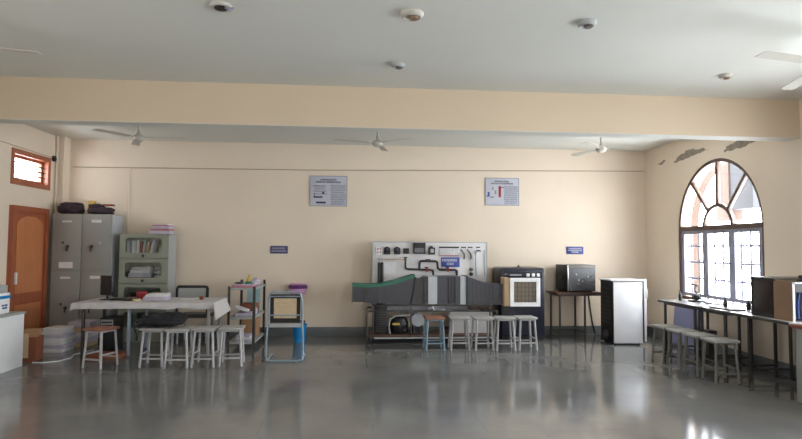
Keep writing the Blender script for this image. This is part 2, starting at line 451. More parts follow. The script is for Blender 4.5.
# wooden door on the left wall
d1 = sroot('door_1'); y0, y1, zt = 7.92, 8.80, 1.985
MB().plate([(y0, 0), (y1, 0), (y1, zt), (y0, zt)], [[(y0+.07, 0.001), (y1-.07, 0.001), (y1-.07, zt-.07), (y0+.07, zt-.07)]], (XL, 0, 0), (0, 1, 0), (0, 0, 1), (1, 0, 0), 0.06).build('frame', 'wood', d1)
MB().span((XL, y0+.07, 0.004), (XL+0.035, y1-.07, zt-.07)).build('leaf', 'wood', d1)
a0, a1 = y0+0.115, y1-0.125; ac = (a0+a1)/2; ar = (a1-a0)/2
loop = [(a0, 0.78), (a1, 0.78)] + [(ac+ar*math.cos(PI*i/16), 1.72+0.13*math.sin(PI*i/16)) for i in range(17)]
MB().plate(loop, [], (XL+0.035, 0, 0), (0, 1, 0), (0, 0, 1), (1, 0, 0), 0.012).build('upper_panel', 'woodpan', d1)
MB().span((XL+0.035, a0, 0.14), (XL+0.047, a1, 0.62), bev=0.004).build('lower_panel', 'woodpan', d1)
MB().box((XL+0.05, y0+0.12, 0.99), (0.03, 0.035, 0.16), bev=0.006).build('handle', 'white', d1)

# outside, seen through the fanlight: an orange pilaster and a grey slab of the next block
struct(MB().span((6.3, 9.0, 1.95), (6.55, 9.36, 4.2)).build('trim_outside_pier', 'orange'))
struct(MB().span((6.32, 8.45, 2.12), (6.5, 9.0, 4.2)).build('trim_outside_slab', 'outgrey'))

# ================================================================== CEILING
def ceiling_fan(name, label, hub, ang, R=0.62, group='ceiling fans'):
    t = thing(name, label, 'fan', hub, group)
    x, y, z = hub
    MB().lathe((x, y, HC-0.075), [(0.03, 0), (0.055, 0.03), (0.06, 0.075)]).build('canopy', 'fan', t)
    MB().tube((x, y, z+0.05), (x, y, HC-0.03), 0.012).build('rod', 'fan', t)
    MB().lathe((x, y, z-0.055), [(0.0, 0), (0.04, 0.004), (0.07, 0.025), (0.078, 0.05), (0.065, 0.08), (0.025, 0.10), (0.018, 0.15)]).build('motor', 'fan', t)
    for k in range(3):
        a = ang + k*2*PI/3; c, s = math.cos(a), math.sin(a)
        u, v = Vector((c, s, 0)), Vector((-s, c, 0)); o = Vector((x, y, z))
        rings = []
        for q, wd, dz in ((0.13, 0.030, 0.0), (0.20, 0.042, 0.002), (0.4, 0.050, 0.004), (R-0.02, 0.052, 0.0), (R, 0.042, -0.002)):
            p = o+u*q+Vector((0, 0, dz)); tl = Vector((0, 0, 0.006))
            rings.append([p-v*wd-tl+Vector((0, 0, .002)), p+v*wd+tl+Vector((0, 0, .002)), p+v*wd+tl-Vector((0, 0, .002)), p-v*wd-tl-Vector((0, 0, .002))])
        mb = MB().loft(rings)
        mb.bar(o+u*0.08, o+u*0.2+Vector((0, 0, .004)), 0.03, 0.008)
        mb.build('blade', 'fan', t)
    return t
R_ = math.radians
ceiling_fan('ceiling_fan', 'ceiling fan above the left side, over the white-clothed table', (-2.90, 7.66, 2.885), R_(-5))
ceiling_fan('ceiling_fan', 'middle ceiling fan, hanging above the equipment trainer board', (0.28, 7.66, 2.885), R_(-42))
ceiling_fan('ceiling_fan', 'ceiling fan beyond the beam nearest the arched window', (3.50, 7.75, 2.885), R_(-14))
ceiling_fan('ceiling_fan', 'ceiling fan at the left edge this side of the beam, only a blade showing', (-2.98, 4.20, 2.885), R_(13))
ceiling_fan('ceiling_fan', 'ceiling fan at the right edge this side of the beam, only a blade showing', (3.62, 3.98, 2.885), R_(193), 0.70)

def rose(name, label, p, r, mt='fan', inner='brass'):
    t = thing(name, label, 'ceiling fitting', (p[0], p[1], HC), 'ceiling fittings')
    MB().lathe((p[0], p[1], HC-0.035), [(0.0, 0.012), (r*0.6, 0.01), (r*0.72, 0.0), (r*0.85, 0.004), (r, 0.02), (r*1.02, 0.035)]).build('plate', mt, t)
    MB().lathe((p[0]+r*0.15, p[1], HC-0.045), [(0.0, 0), (r*0.35, 0.0), (r*0.45, 0.02), (r*0.45, 0.025)]).build('holder', inner, t)
    return t
rose('ceiling_rose', 'round ceiling fitting with brown holder at the top middle', (0.385, 3.95), 0.085)
rose('ceiling_rose', 'small round ceiling fitting nearest the beam in the middle', (0.368, 5.08), 0.065, 'greyside', 'grille')
rose('ceiling_rose', 'round ceiling fitting at the top, right of centre', (1.70, 3.98), 0.07, 'greyside', 'grille')
rose('ceiling_rose', 'small pale ceiling fitting in front of the beam on the right', (3.547, 5.08), 0.06)
t = thing('ceiling_box', 'broken ceiling box with a dark hole at the top left', 'ceiling fitting', (-0.965, 3.96, HC), 'ceiling fittings')
MB().lathe((-0.965, 3.96, HC-0.02), [(0.05, 0.0), (0.075, 0.004), (0.08, 0.02)]).build('rim', 'fan', t)
MB().lathe((-0.965, 3.95, HC-0.026), [(0.0, 0.0), (0.045, 0.002), (0.05, 0.008)]).build('hole', 'dark', t)
MB().path([(-0.93, 3.93, HC-0.02), (-0.90, 3.90, HC-0.05), (-0.87, 3.91, HC-0.03)], 0.008).build('wire_end', 'greyink', t)

# wall wiring
mb = MB().path([(-4.50, YB-0.012, 2.69), (-0.5, YB-0.012, 2.71), (4.94, YB-0.012, 2.79)], 0.007)
tag(mb.build('wiring_conduit', 'copperwall'), 'thin grey wiring conduit running level along the back wall', 'conduit')
tag(MB().path([(-3.63, YB-0.02, 2.69), (-3.63, YB-0.02, 1.2)], 0.008).build('wiring_conduit', 'wall'), 'thin conduit dropping down the back wall above the bookcase', 'conduit')
t = thing('conduit_pipe', 'vertical pipe with black junction box in the back left corner', 'pipe', (XL+0.03, 9.02, 0))
MB().path([(XL+0.03, 9.02, 2.0), (XL+0.03, 9.02, HC)], 0.016).build('pipe', 'wall', t)
MB().lathe((XL, 8.96, 2.775), [(0.045, 0), (0.045, 0.03), (0.0, 0.035)], rot=Matrix.Rotation(PI/2, 3, 'Y')).build('junction_box', 'dark', t)
tag(MB().path([(XL+0.012, 5.6, 2.83), (XL+0.012, 7.75, 2.80), (XL+0.012, 8.96, 2.785)], 0.005).build('cable', 'copperwall'), 'thin cable running along the left wall above the small window', 'cable')

# posters and signs on the back wall
def wall_sign(name, label, cat, x0, x1, z0, z1, mt, ink, lines, frac=(0.86, 0.7)):
    t = thing(name, label, cat, ((x0+x1)/2, YB, z0))
    MB().span((x0, YB-0.015, z0), (x1, YB, z1), bev=0.003).build('board', mt, t)
    MB().strokes(((x0+x1)/2, YB-0.016, (z0+z1)/2), (1, 0, 0), (0, 0, 1), (0, -1, 0), (x1-x0)*frac[0], (z1-z0)*frac[1], lines).build('lettering', ink, t)
    return t
wall_sign('name_board', 'small dark blue name board on the wall above the cane chair', 'sign', -1.385, -1.105, 1.335, 1.46, 'signdull', 'lilac', (0.9, 1.0))
wall_sign('name_board', 'small blue name board with white letters above the dark box on the right', 'sign', 3.555, 3.845, 1.355, 1.483, 'signblue', 'paper', (0.9, 1.0, 0.55))
def poster(label, x0, x1, z0, z1, kind):
    t = thing('poster', label, 'poster', ((x0+x1)/2, YB, z0)); cx = (x0+x1)/2; w = x1-x0; h = z1-z0; Yp = YB-0.012
    MB().span((x0, Yp, z0), (x1, YB, z1), bev=0.002).build('sheet', 'poster', t)
    b = MB(); fw = 0.008
    for a, c in (((x0, Yp-.004, z0), (x1, Yp+.004, z0+fw)), ((x0, Yp-.004, z1-fw), (x1, Yp+.004, z1)), ((x0, Yp-.004, z0), (x0+fw, Yp+.004, z1)), ((x1-fw, Yp-.004, z0), (x1, Yp+.004, z1))): b.span(a, c)
    b.build('edge', 'greyink', t)
    MB().strokes((cx, Yp-.001, z1-h*0.165), (1, 0, 0), (0, 0, 1), (0, -1, 0), w*0.68, h*0.16, (0.68, 1.0)).build('title', 'ink', t)
    MB().strokes((x0+w*0.76, Yp-.001, z0+h*0.38), (1, 0, 0), (0, 0, 1), (0, -1, 0), w*0.42, h*0.68, (1, .95, 1, .9, 1, .97, 1, .9, .95)).build('text_block', 'greyink', t)
    g = MB()
    if kind == 0:
        MB().strokes((x0+w*0.27, Yp-.001, z0+h*0.58), (1, 0, 0), (0, 0, 1), (0, -1, 0), w*0.36, h*0.26, (1, .8, 1)).build('caption', 'greyink', t)
        for a, c, ww, hh in ((.36, .44, .05, .07), (.30, .40, .34, .012), (.22, .30, .24, .05), (.3, .12, .26, .06), (.12, .36, .02, .14)):
            g.box((x0+w*a, Yp-.001, z0+h*c), (w*ww, .003, h*hh))
        g.build('diagram', 'ink', t)
    else:
        g.box((x0+w*.10, Yp-.001, z0+h*.40), (w*.06, .003, h*.17)).box((x0+w*.06, Yp-.001, z0+h*.34), (w*.04, .003, h*.05)).box((x0+w*.2, Yp-.001, z0+h*.30), (w*.12, .003, h*.03))
        g.build('blue_diagram', 'blue', t)
        MB().box((x0+w*.43, Yp-.001, z0+h*.5), (w*.07, .003, h*.4)).box((x0+w*.5, Yp-.001, z0+h*.66), (w*.1, .003, h*.03)).build('red_diagram', 'red', t)
        MB().box((x0+w*.30, Yp-.001, z0+h*.48), (w*.05, .003, h*.14)).box((x0+w*.22, Yp-.001, z0+h*.62), (w*.04, .003, h*.12)).build('green_diagram', 'green', t)
poster('white poster with grey tables, left of the two on the back wall', -0.765, -0.155, 2.115, 2.615, 0)
poster('white poster with red and blue diagrams, right of the two on the back wall', 2.155, 2.735, 2.165, 2.63, 1)

# ================================================================== LEFT SIDE
# desk with white side along the left wall
t = thing('counter_desk', 'white-sided desk with grey top at the lower left edge', 'desk', (-4.3, 6.0, 0))
MB().span((-4.64, 4.9, 0.0), (-3.965, 7.12, 0.625), bev=0.004).build('body', 'white', t)
MB().span((-4.645, 4.88, 0.625), (-3.95, 7.14, 0.648), bev=0.004).build('top', 'greyside', t)
t = thing('storage_box', 'white box with blue rim standing on the desk at the left edge', 'box', (-4.20, 6.9, 0.648))
MB().box((-4.165, 6.90, 0.648+0.12), (0.20, 0.20, 0.24), bev=0.01).build('body', 'white', t)
MB().box((-4.165, 6.90, 0.648+0.19), (0.215, 0.215, 0.035), bev=0.006).build('rim', 'bucket', t)
MB().box((-4.165, 6.90, 0.648+0.285), (0.17, 0.17, 0.09), bev=0.02).build('lid', 'greyside', t)
MB().strokes((-4.062, 6.90, 0.648+0.08), (0, 1, 0), (0, 0, 1), (1, 0, 0), 0.12, 0.06, (1, .8)).build('printed_panel', 'blue', t)

# grey steel cupboard with four doors
cx0, cx1, cy0, cy1, ch = -4.555, -3.695, 8.80, 9.22, 1.92
t = thing('steel_cupboard', 'tall grey steel cupboard with four doors in the back left corner', 'cupboard', ((cx0+cx1)/2, 9.0, 0))
MB().span((cx0, cy0+0.012, 0.06), (cx1, cy1, ch), bev=0.006).build('body', 'grey', t)
part_label(MB().span((cx1, cy0+0.02, 0.07), (cx1+0.004, cy1-0.01, ch-0.01)).build('side_panel', 'lightstrip', t), 'grey side panel, its lit tone put into the colour')  # daylight on the cupboard's side painted in as a paler sheet
MB().span((cx0+0.02, cy0+0.03, 0), (cx1-0.02, cy1-0.02, 0.06)).build('plinth', 'darkmetal', t)
cm = (cx0+cx1)/2+0.005
for i, (a, b) in enumerate(((cx0+0.012, cm-0.006), (cm+0.006, cx1-0.012))):
    for j, (z0, z1) in enumerate(((1.075, ch-0.015), (0.085, 1.06))):
        d = MB().span((a, cy0-0.006, z0), (b, cy0+0.014, z1), bev=0.005).build('door', 'grey', t)
        mx = (a+b)/2
        k = MB().span((mx-0.07, cy0-0.012, z1-0.115), (mx+0.07, cy0-0.005, z1-0.085+(0.015 if i else 0))).build('name_card', 'paper', d)
        hx = mx + (0.02 if i == 0 else -0.06)
        hz = (z0+z1)/2-0.06
        MB().tube((hx, cy0-0.006, hz), (hx, cy0-0.03, hz), 0.022, 12).bar((hx-0.002, cy0-0.03, hz+0.02), (hx-0.002, cy0-0.03, hz-0.075), 0.018, 0.014).build('handle', 'darkmetal', d)
        MB().tube((hx+(-0.07 if i == 0 else 0.12), cy0-0.004, hz+0.055), (hx+(-0.07 if i == 0 else 0.12), cy0-0.02, hz+0.055), 0.017, 12).build('lock', 'chrome' if i else 'darkmetal', d)
        if i == 0 and j == 0:
            MB().span((mx-0.10, cy0-0.011, z0+0.03), (mx+0.10, cy0-0.005, z0+0.12)).build('notice', 'paper', d)
            for q in range(6): pass
# bundles on the cupboard
tag(MB().blob((-4.37, 8.98, ch+0.085), (0.178, 0.13, 0.078), 3.2, 0.16, 1).blob((-4.36, 8.98, ch+0.145), (0.15, 0.12, 0.04), 3, 0.2, 2).build('fabric_bundle', 'purplecloth'),
    'dark purple folded cloth bundle on the left of the cupboard top', 'bundle', 'bundles on the cupboard')
tag(MB().blob((-3.93, 8.98, ch+0.06), (0.178, 0.13, 0.055), 3.4, 0.15, 3).blob((-4.00, 8.98, ch+0.125), (0.10, 0.11, 0.04), 3, 0.2, 4).build('fabric_bundle', 'purplecloth'),
    'dark purple sloping cloth bundle on the right of the cupboard top', 'bundle', 'bundles on the cupboard')
tag(MB().box((-4.16, 9.185, ch+0.115), (0.11, 0.045, 0.23), rz=0.0, bev=0.012).build('packet', 'yellow'), 'yellow packet standing between the bundles on the cupboard', 'packet')
tag(MB().box((-3.81, 8.97, ch+0.15), (0.14, 0.16, 0.018), rz=0.2, bev=0.004).build('file_folder', 'red'), 'red folder lying on the right-hand bundle on the cupboard', 'folder')

# glazed bookcase, four stacked sections
bx0, bx1, by0, by1, bh = -3.575, -2.855, 8.80, 9.18, 1.625
t = thing('glazed_bookcase', 'grey-green steel bookcase with rounded glass doors beside the cupboard', 'bookcase', ((bx0+bx1)/2, 9.0, 0))
sec = [1.625, 1.25, 0.875, 0.50, 0.125]
mb = MB().span((bx0, by0+.02, 0), (bx0+.015, by1, bh)).span((bx1-.015, by0+.02, 0), (bx1, by1, bh)).span((bx0, by1-.012, 0), (bx1, by1, bh))
mb.span((bx0, by0+.02, 0), (bx1, by1, 0.125))
for z in sec[:-1]: mb.span((bx0, by0+.02, z-0.015), (bx1, by1, z))
mb.build('carcass', 'green', t)
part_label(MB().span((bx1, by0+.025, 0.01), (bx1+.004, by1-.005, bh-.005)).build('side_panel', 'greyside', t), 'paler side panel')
def rrect(x0, z0, x1, z1, r, n=6):
    out = []
    for cx, cz, a in ((x1-r, z1-r, 0), (x0+r, z1-r, 90), (x0+r, z0+r, 180), (x1-r, z0+r, 270)):
        for i in range(n+1): q = math.radians(a+90*i/n); out.append((cx+r*math.cos(q), cz+r*math.sin(q)))
    return out
for k in range(4):
    z1, z0 = sec[k]-0.012, sec[k+1]+0.004
    hole = rrect(bx0+0.09, z0+0.085, bx1-0.09, z1-0.045, 0.05)
    d = MB().plate([(bx0+.008, z0), (bx1-.008, z0), (bx1-.008, z1), (bx0+.008, z1)], [hole], (0, by0, 0), (1, 0, 0), (0, 0, 1), (0, 1, 0), 0.018).build('door', 'green', t)
    MB().span((bx0+.07, by0+.010, z0+.065), (bx1-.07, by0+.013, z1-.03)).build('glass', 'cglass', d)
    MB().lathe(((bx0+bx1)/2, by0, z0+0.04), [(0.012, 0), (0.012, 0.015), (0.022, 0.02), (0.018, 0.032), (0, 0.035)], 12, rot=Matrix.Rotation(PI/2, 3, 'X')).build('knob', 'darkmetal', d)
# books and papers in it
def sbase(k): return sec[k+1]+0.003
rnd = random.Random(11); zb = sbase(0)
cols = ['lilac', 'greyink', 'paper', 'lilac', 'paper', 'red', 'greyside', 'tan', 'lilac']
colw = {'lilac': 'lilac', 'greyink': 'grey', 'paper': 'white', 'red': 'red', 'greyside': 'pale grey', 'tan': 'brown', 'white': 'bright white'}
x = bx0+0.10
for i, c in enumerate(cols):
    w = rnd.uniform(0.024, 0.036); h = rnd.uniform(0.24, 0.29); lean = 0 if i < 5 else 0.10*(i-4)*0.5
    if i == 9: lean = 0.3
    cxx = x+w/2+math.sin(lean)*h/2; x += w/math.cos(lean)+0.006
    if i >= 5: x += 0.006*(i-4)
    R = Matrix.Rotation(lean, 3, 'Y')
    hh = h*math.cos(lean)+w*math.sin(lean)
    tag(MB().box((cxx, by0+0.14, zb+hh/2+0.001), (w, 0.2, h), rot=R, bev=0.003).build('book', c),
        '%s %s book from the left in the bookcase top section' % (ORD[i], colw[c]), 'book', 'books in the top bookcase section')
tag(MB().box((bx1-0.095, by0+0.15, zb+0.08), (0.12, 0.18, 0.16), rz=0.05, bev=0.006).build('paper_stack', 'paper'), 'white paper wad at the right end of the bookcase top section', 'papers')
tag(MB().box((bx1-0.095, by0+0.15, zb+0.182), (0.11, 0.18, 0.04), bev=0.004).build('paper_stack', 'cream'), 'cream papers on the white wad in the bookcase top section', 'papers')
zb = sbase(1)
for i, (c, h, w) in enumerate((('red', 0.09, 0.32), ('lilac', 0.06, 0.33), ('paper', 0.05, 0.29), ('lilac', 0.045, 0.26))):
    z0 = zb + (0, 0.09, 0.15, 0.2)[i]
    tag(MB().box((bx0+0.28+0.01*i, by0+0.15, z0+h/2), (w, 0.2, h-0.002), rz=rnd.uniform(-.05, .05), bev=0.003).build('file_stack', c),
        '%s from the bottom of the %s files lying left in the second bookcase section' % (ORD[i], colw[c]), 'files', 'files in the second bookcase section')
for i in range(4):
    tag(MB().blob((bx1-0.165+0.01*(i % 2), by0+0.14, zb+0.035+0.062*i), (0.082-0.004*i, 0.08, 0.024), 2.4, 0.25, i+5).build('crumpled_paper', 'lilac' if i % 2 else 'white'),
        '%s crumpled paper bundle from below, at right of second bookcase section' % ORD[i], 'papers', 'crumpled papers in the second bookcase section')
zb = sbase(2)
for i, (c, h) in enumerate((('dark', 0.10), ('red', 0.07), ('dark', 0.06))):
    tag(MB().box((bx0+0.30, by0+0.16, zb+(0, .10, .17)[i]+h/2), (0.36-0.03*i, 0.2, h-.002), bev=0.004).build('file_stack', c),
        '%s file box from the bottom in the third bookcase section, %s' % (ORD[i], 'red' if c == 'red' else 'black'), 'files', 'files in the third bookcase section')
# papers on top of it
for i, (c, w, h) in enumerate((('lilac', 0.30, 0.05), ('pink', 0.27, 0.035), ('lilac', 0.28, 0.035), ('pink', 0.24, 0.02), ('paper', 0.22, 0.018))):
    z0 = bh + 0.004 + (0, 0.05, 0.085, 0.12, 0.14)[i]
    tag(MB().box((-3.02+0.006*i, 9.0, z0+h/2), (w, 0.24, h-.001), rz=rnd.uniform(-.12, .12), bev=0.003).build('paper_stack', c),
        '%s layer from the bottom of the papers on the bookcase, %s' % (ORD[i], {'lilac': 'lilac white', 'pink': 'pink', 'paper': 'white'}[c]), 'papers', 'papers on the bookcase')

# white-clothed table
TZ = 0.70
t = thing('work_table', 'long table with steel legs under the white cloth at left', 'table', (-2.75, 8.0, 0))
MB().span((-3.62, 7.68, TZ-0.035), (-1.88, 8.38, TZ-0.006), bev=0.004).build('table_top', 'brown', t)
mb = MB()
for y in (7.72, 8.32): mb.bar((-3.56, y, TZ-0.06), (-1.93, y, TZ-0.06), 0.03, 0.03)
for x in (-3.55, -1.95): mb.bar((x, 7.72, TZ-0.06), (x, 8.32, TZ-0.06), 0.03, 0.03)
mb.build('apron', 'darkmetal', t)
for x, m_ in ((-3.55, 'darkmetal'), (-2.97, 'tubeblue'), (-1.95, 'greyside')):
    for y in (7.70, 8.32): MB().bar((x, y, 0), (x, y, TZ-0.036), 0.034, 0.034).build('leg', m_, t)
# cloth: top sheet with hanging wavy hem
def cloth(x0, x1, y0, y1, z, drop):
    b = bmesh.new(); nx, ny = 64, 26
    def P(i, j):
        u, v = i/nx, j/ny
        X = x0+(x1-x0)*u; Y = y0+(y1-y0)*v
        return X, Y
    top = {}
    for i in range(nx+1):
        for j in range(ny+1):
            X, Y = P(i, j); ed = min(1, min(i, nx-i, j, ny-j)/1.5)
            top[i, j] = b.verts.new((X, Y, z + 0.004*noise.noise(Vector((X*5, Y*5, 0)))*ed))
    for i in range(nx):
        for j in range(ny): b.faces.new((top[i, j], top[i+1, j], top[i+1, j+1], top[i, j+1]))
    ring = [(i, 0) for i in range(nx)] + [(nx, j) for j in range(ny)] + [(i, ny) for i in range(nx, 0, -1)] + [(0, j) for j in range(ny, 0, -1)]
    cx, cy = (x0+x1)/2, (y0+y1)/2; prev = [top[k] for k in ring]
    for lv in (0.15, 0.5, 1.0):
        cur = []
        for q, k in enumerate(ring):
            p = top[k].co; d = Vector((0, 0, 0))
            if k[1] == 0: d.y = -1
            if k[1] == ny: d.y = 1
            if k[0] == 0: d.x = -1
            if k[0] == nx: d.x = 1
            wv = noise.noise(Vector((q*0.35, 2.0, 0)))
            out = (0.008 + lv*(0.012+0.012*wv))
            dp = drop*(1+0.25*noise.noise(Vector((q*0.11, 7.0, 0))))
            if d.x and d.y: dp *= 1.3
            cur.append(b.verts.new((p.x+d.x*out, p.y+d.y*out, z-dp*lv)))
        for q in range(len(ring)):
            r = (q+1) % len(ring); b.faces.new((prev[q], prev[r], cur[r], cur[q]))
        prev = cur
    bmesh.ops.recalc_face_normals(b, faces=b.faces[:])
    bmesh.ops.solidify(b, geom=b.faces[:], thickness=-0.002)
    m = MB(); m._merge(b); return m
tag(cloth(-3.66, -1.865, 7.63, 8.42, TZ-0.001, 0.075).build('tablecloth', 'cloth', angle=60), 'white cloth spread over the long table on the left', 'tablecloth')
TT = TZ+0.005
# hanging paper at the table's right end
pts = [at(213.5, 303, Y=7.58), at(226, 297.5, Y=7.59), at(231, 310, Y=7.57), at(215.5, 320.5, Y=7.55)]
mb = MB()
n = Vector((0, -0.002, 0)); q = [Vector(p) for p in pts]
mb.loft([[q[0], q[1], q[2], q[3]], [p+n for p in q]])
tag(mb.build('paper_sheet', 'white'), 'white paper sheet hanging off the right end of the clothed table', 'paper')

# monitor, keyboard and cpu
t = thing('computer_monitor', 'black flat monitor turned sideways on the white-clothed table', 'monitor', (-3.40, 8.02, TT))
a = R_(-28)
MB().box((-3.40, 8.02, TT+0.195), (0.22, 0.035, 0.27), rz=a, bev=0.008).build('screen_case', 'dark', t)
MB().box((-3.393, 8.006, TT+0.2), (0.19, 0.012, 0.225), rz=a).build('screen', 'navypanel', t)
MB().tube((-3.40, 8.04, TT+0.012), (-3.40, 8.04, TT+0.08), 0.014).build('stand', 'dark', t)
MB().lathe((-3.40, 8.04, TT), [(0.10, 0), (0.10, 0.006), (0.02, 0.015), (0, 0.015)]).build('foot', 'dark', t)
t = thing('keyboard', 'black keyboard lying beside the monitor on the white cloth', 'keyboard', (-3.16, 7.96, TT))
MB().box((-3.14, 7.96, TT+0.012), (0.34, 0.14, 0.022), rz=-0.05, bev=0.005).build('base', 'dark', t)
mb = MB()
for r in range(4):
    for k in range(14): mb.box((-3.14-0.15+k*0.023+0.004*r, 7.915+r*0.03, TT+0.026), (0.018, 0.022, 0.008), bev=0.002)
mb.build('keys', 'darkmetal', t)
t = thing('computer_tower', 'black computer tower on the floor under the white-clothed table', 'computer', (-3.37, 8.1, 0))
MB().span((-3.47, 8.0, 0.0), (-3.28, 8.32, 0.46), bev=0.006).build('case', 'dark', t)
MB().span((-3.455, 7.992, 0.33), (-3.295, 8.0, 0.435)).build('front_panel', 'greyside', t)
for z in (0.36, 0.405): MB().span((-3.445, 7.986, z-0.012), (-3.305, 7.993, z+0.006)).build('drive_tray', 'dark', t)
# stack of papers on the table
for i, (c, h, w) in enumerate((('lilac', 0.028, 0.31), ('lilac', 0.024, 0.30), ('paper', 0.022, 0.28), ('paper', 0.016, 0.25))):
    z0 = TT + (0, 0.028, 0.052, 0.074)[i]
    tag(MB().box((-2.72+0.008*i, 7.98, z0+h/2), (w, 0.22, h-.0005), rz=rnd.uniform(-.07, .1), bev=0.002).build('paper_stack', c),
        '%s sheaf from the bottom of the paper stack on the white cloth' % ORD[i], 'papers', 'paper stack on the clothed table')
tag(MB().box((-2.975, 8.14, TT+0.05), (0.12, 0.2, 0.10), rz=0.25, bev=0.006).build('file_box', 'red'), 'red file box leaning behind the paper stack on the table', 'file')
tag(MB().box((-2.95, 7.88, TT+0.012), (0.10, 0.12, 0.022), rz=0.4, bev=0.004).build('notebook', 'cream'), 'cream notebook at the left end of the paper stack', 'notebook')
tag(MB().lathe((-2.13, 8.02, TT), [(0.025, 0), (0.03, 0.02), (0.026, 0.045), (0.012, 0.05), (0, 0.05)]).build('small_cup', 'rust'), 'small brown cup near the right end of the clothed table', 'cup')
tag(MB().box((-2.30, 8.08, TT+0.004), (0.26, 0.16, 0.007), rz=0.1).build('paper_sheet', 'paper'), 'loose white sheets lying flat beside the brown cup', 'paper')
# chair behind the table
t = thing('office_chair', 'black framed chair with pale back behind the white-clothed table', 'chair', (-2.43, 8.62, 0))
def rr_path(x0, x1, z0, z1, y, r=0.03): return [(x0, y, z0), (x0, y, z1-r), (x0+r*.3, y, z1-r*.3), (x0+r, y, z1), (x1-r, y, z1), (x1-r*.3, y, z1-r*.3), (x1, y, z1-r), (x1, y, z0)]
MB().path(rr_path(-2.64, -2.20, 0.42, 0.845, 8.60), 0.02).build('back_frame', 'dark', t)
MB().box((-2.42, 8.605, 0.69), (0.41, 0.014, 0.28), bev=0.004).build('backrest', 'greyside', t)
MB().box((-2.42, 8.80, 0.40), (0.46, 0.40, 0.05), bev=0.015).build('seat', 'dark', t)
for x in (-2.63, -2.21):
    for y in (8.62, 8.98): MB().tube((x, y, 0), (x, y, 0.40), 0.014).build('leg', 'greyside', t)
MB().box((-2.42, 8.60, 0.41), (0.44, 0.03, 0.05)).build('seat_rail', 'dark', t)

# stools
def make_stool(name, label, seatm, legm, group, plank=False):
    t = thing(name, label, 'stool', (0, 0, 0), group)
    H = 0.462; a, b = 0.104, 0.130
    MB().box((0, 0, H-0.014), (0.285, 0.285, 0.028), bev=0.008).build('seat', seatm, t)
    f = MB()
    for s in (-1, 1):
        f.bar((-a-.01, s*a, H-0.038), (a+.01, s*a, H-0.038), 0.02, 0.02); f.bar((s*a, -a, H-0.038), (s*a, a, H-0.038), 0.02, 0.02)
    f.build('seat_frame', legm, t)
    for sx in (-1, 1):
        for sy in (-1, 1): MB().bar((sx*b, sy*b, 0), (sx*a, sy*a, H-0.03), 0.024, 0.024).build('leg', legm, t)
    q = lambda z: b-(b-a)*z/(H-0.03)
    for s in (-1, 1):
        k = q(0.10); MB().bar((-k, s*k, 0.10), (k, s*k, 0.10), 0.018, 0.018).build('stretcher', legm, t)
        k = q(0.155); MB().bar((s*k, -k, 0.155), (s*k, k, 0.155), 0.018, 0.018).build('stretcher', legm, t)
    return t
st = make_stool('wooden_stool', 'stool with brown wooden seat and grey legs at the left end of the table', 'stoolwood', 'stoolgrey', 'lab stools')
st.location = (-3.045, 7.07, 0); st.rotation_euler = (0, 0, R_(-20))
pro = make_stool('metal_stool', 'grey stool with the black bag on it, at the white-clothed table', 'stooltop', 'stoolgrey', 'lab stools')
pro.location = (-2.42, 7.09, 0)
dup(pro, (-2.115, 7.02, 0), R_(2), 'grey stool second from left of the four at the table, under the bag end')
dup(pro, (-1.81, 7.06, 0), R_(-2), 'grey stool third from left of the four at the clothed table')
dup(pro, (-1.505, 7.09, 0), R_(5), 'grey stool at the right end of the clothed table, below the hanging paper')
# black bag across two stools
t = thing('black_bag', 'black bag slumped across two grey stools at the white-clothed table', 'bag', (-2.35, 7.06, 0.463))
MB().blob((-2.33, 7.07, 0.466+0.07+.01), (0.26, 0.14, 0.075), 2.5, 0.2, 3).blob((-2.22, 7.07, 0.466+0.105), (0.17, 0.12, 0.075), 2.4, 0.15, 8).blob((-2.50, 7.06, 0.466+0.05+.01), (0.13, 0.12, 0.05), 2.4, 0.2, 5).build('body', 'bag', t)
MB().path([(-2.50, 6.99, 0.55), (-2.57, 6.91, 0.52), (-2.60, 6.88, 0.48), (-2.58, 6.875, 0.46), (-2.555, 6.875, 0.40), (-2.56, 6.875, 0.33)], 0.013).build('strap', 'bag', t)

# boxes and newspapers on the floor
t = thing('cardboard_box', 'upright brown cardboard box beside the white desk end', 'box', (-4.05, 7.45, 0))
MB().box((-4.06, 7.46, 0.15), (0.2, 0.22, 0.30), rz=0.1, bev=0.004).build('carton', 'rust', t)
MB().box((-4.06, 7.46, 0.345), (0.17, 0.19, 0.09), rz=0.2, bev=0.004).build('upper_carton', 'tan', t)
MB().box((-4.06, 7.345, 0.20), (0.06, 0.004, 0.3), rz=0.1).build('tape', 'cream', t)
def pile(n, cx, cy, w, d, h, label, mts):
    z = 0.0
    for i in range(n):
        hh = h/n*rnd.uniform(0.85, 1.15)
        tag(MB().box((cx+rnd.uniform(-.02, .02), cy+rnd.uniform(-.02, .02), z+hh/2), (w*rnd.uniform(.92, 1.04), d, hh-.001), rz=rnd.uniform(-.09, .09), bev=0.006).build('newspaper_bundle', mts[i % len(mts)]),
            '%s bundle from the floor %s' % (ORD[i], label), 'newspapers', 'newspaper piles on the floor')
        z += hh
pile(7, -4.07, 8.10, 0.30, 0.30, 0.33, 'in the nearer newspaper pile, beside the brown box', ['paper', 'lilac', 'paper'])
pile(5, -3.92, 8.55, 0.30, 0.30, 0.36, 'in the newspaper pile standing against the cupboard', ['cream', 'lilac', 'paper'])
tag(MB().box((-3.22, 7.66, 0.025), (0.46, 0.28, 0.05), bev=0.004).build('wooden_plank', 'rust'), 'flat brown board on the floor behind the wooden-seated stool', 'board')
tag(MB().path([(-3.95, 7.30, 0.006), (-3.82, 7.28, 0.006), (-3.68, 7.36, 0.006), (-3.62, 7.55, 0.006), (-3.70, 7.80, 0.006), (-3.60, 8.15, 0.006)], 0.006).build('power_cable', 'white'), 'white cable curving across the floor near the brown box', 'cable')

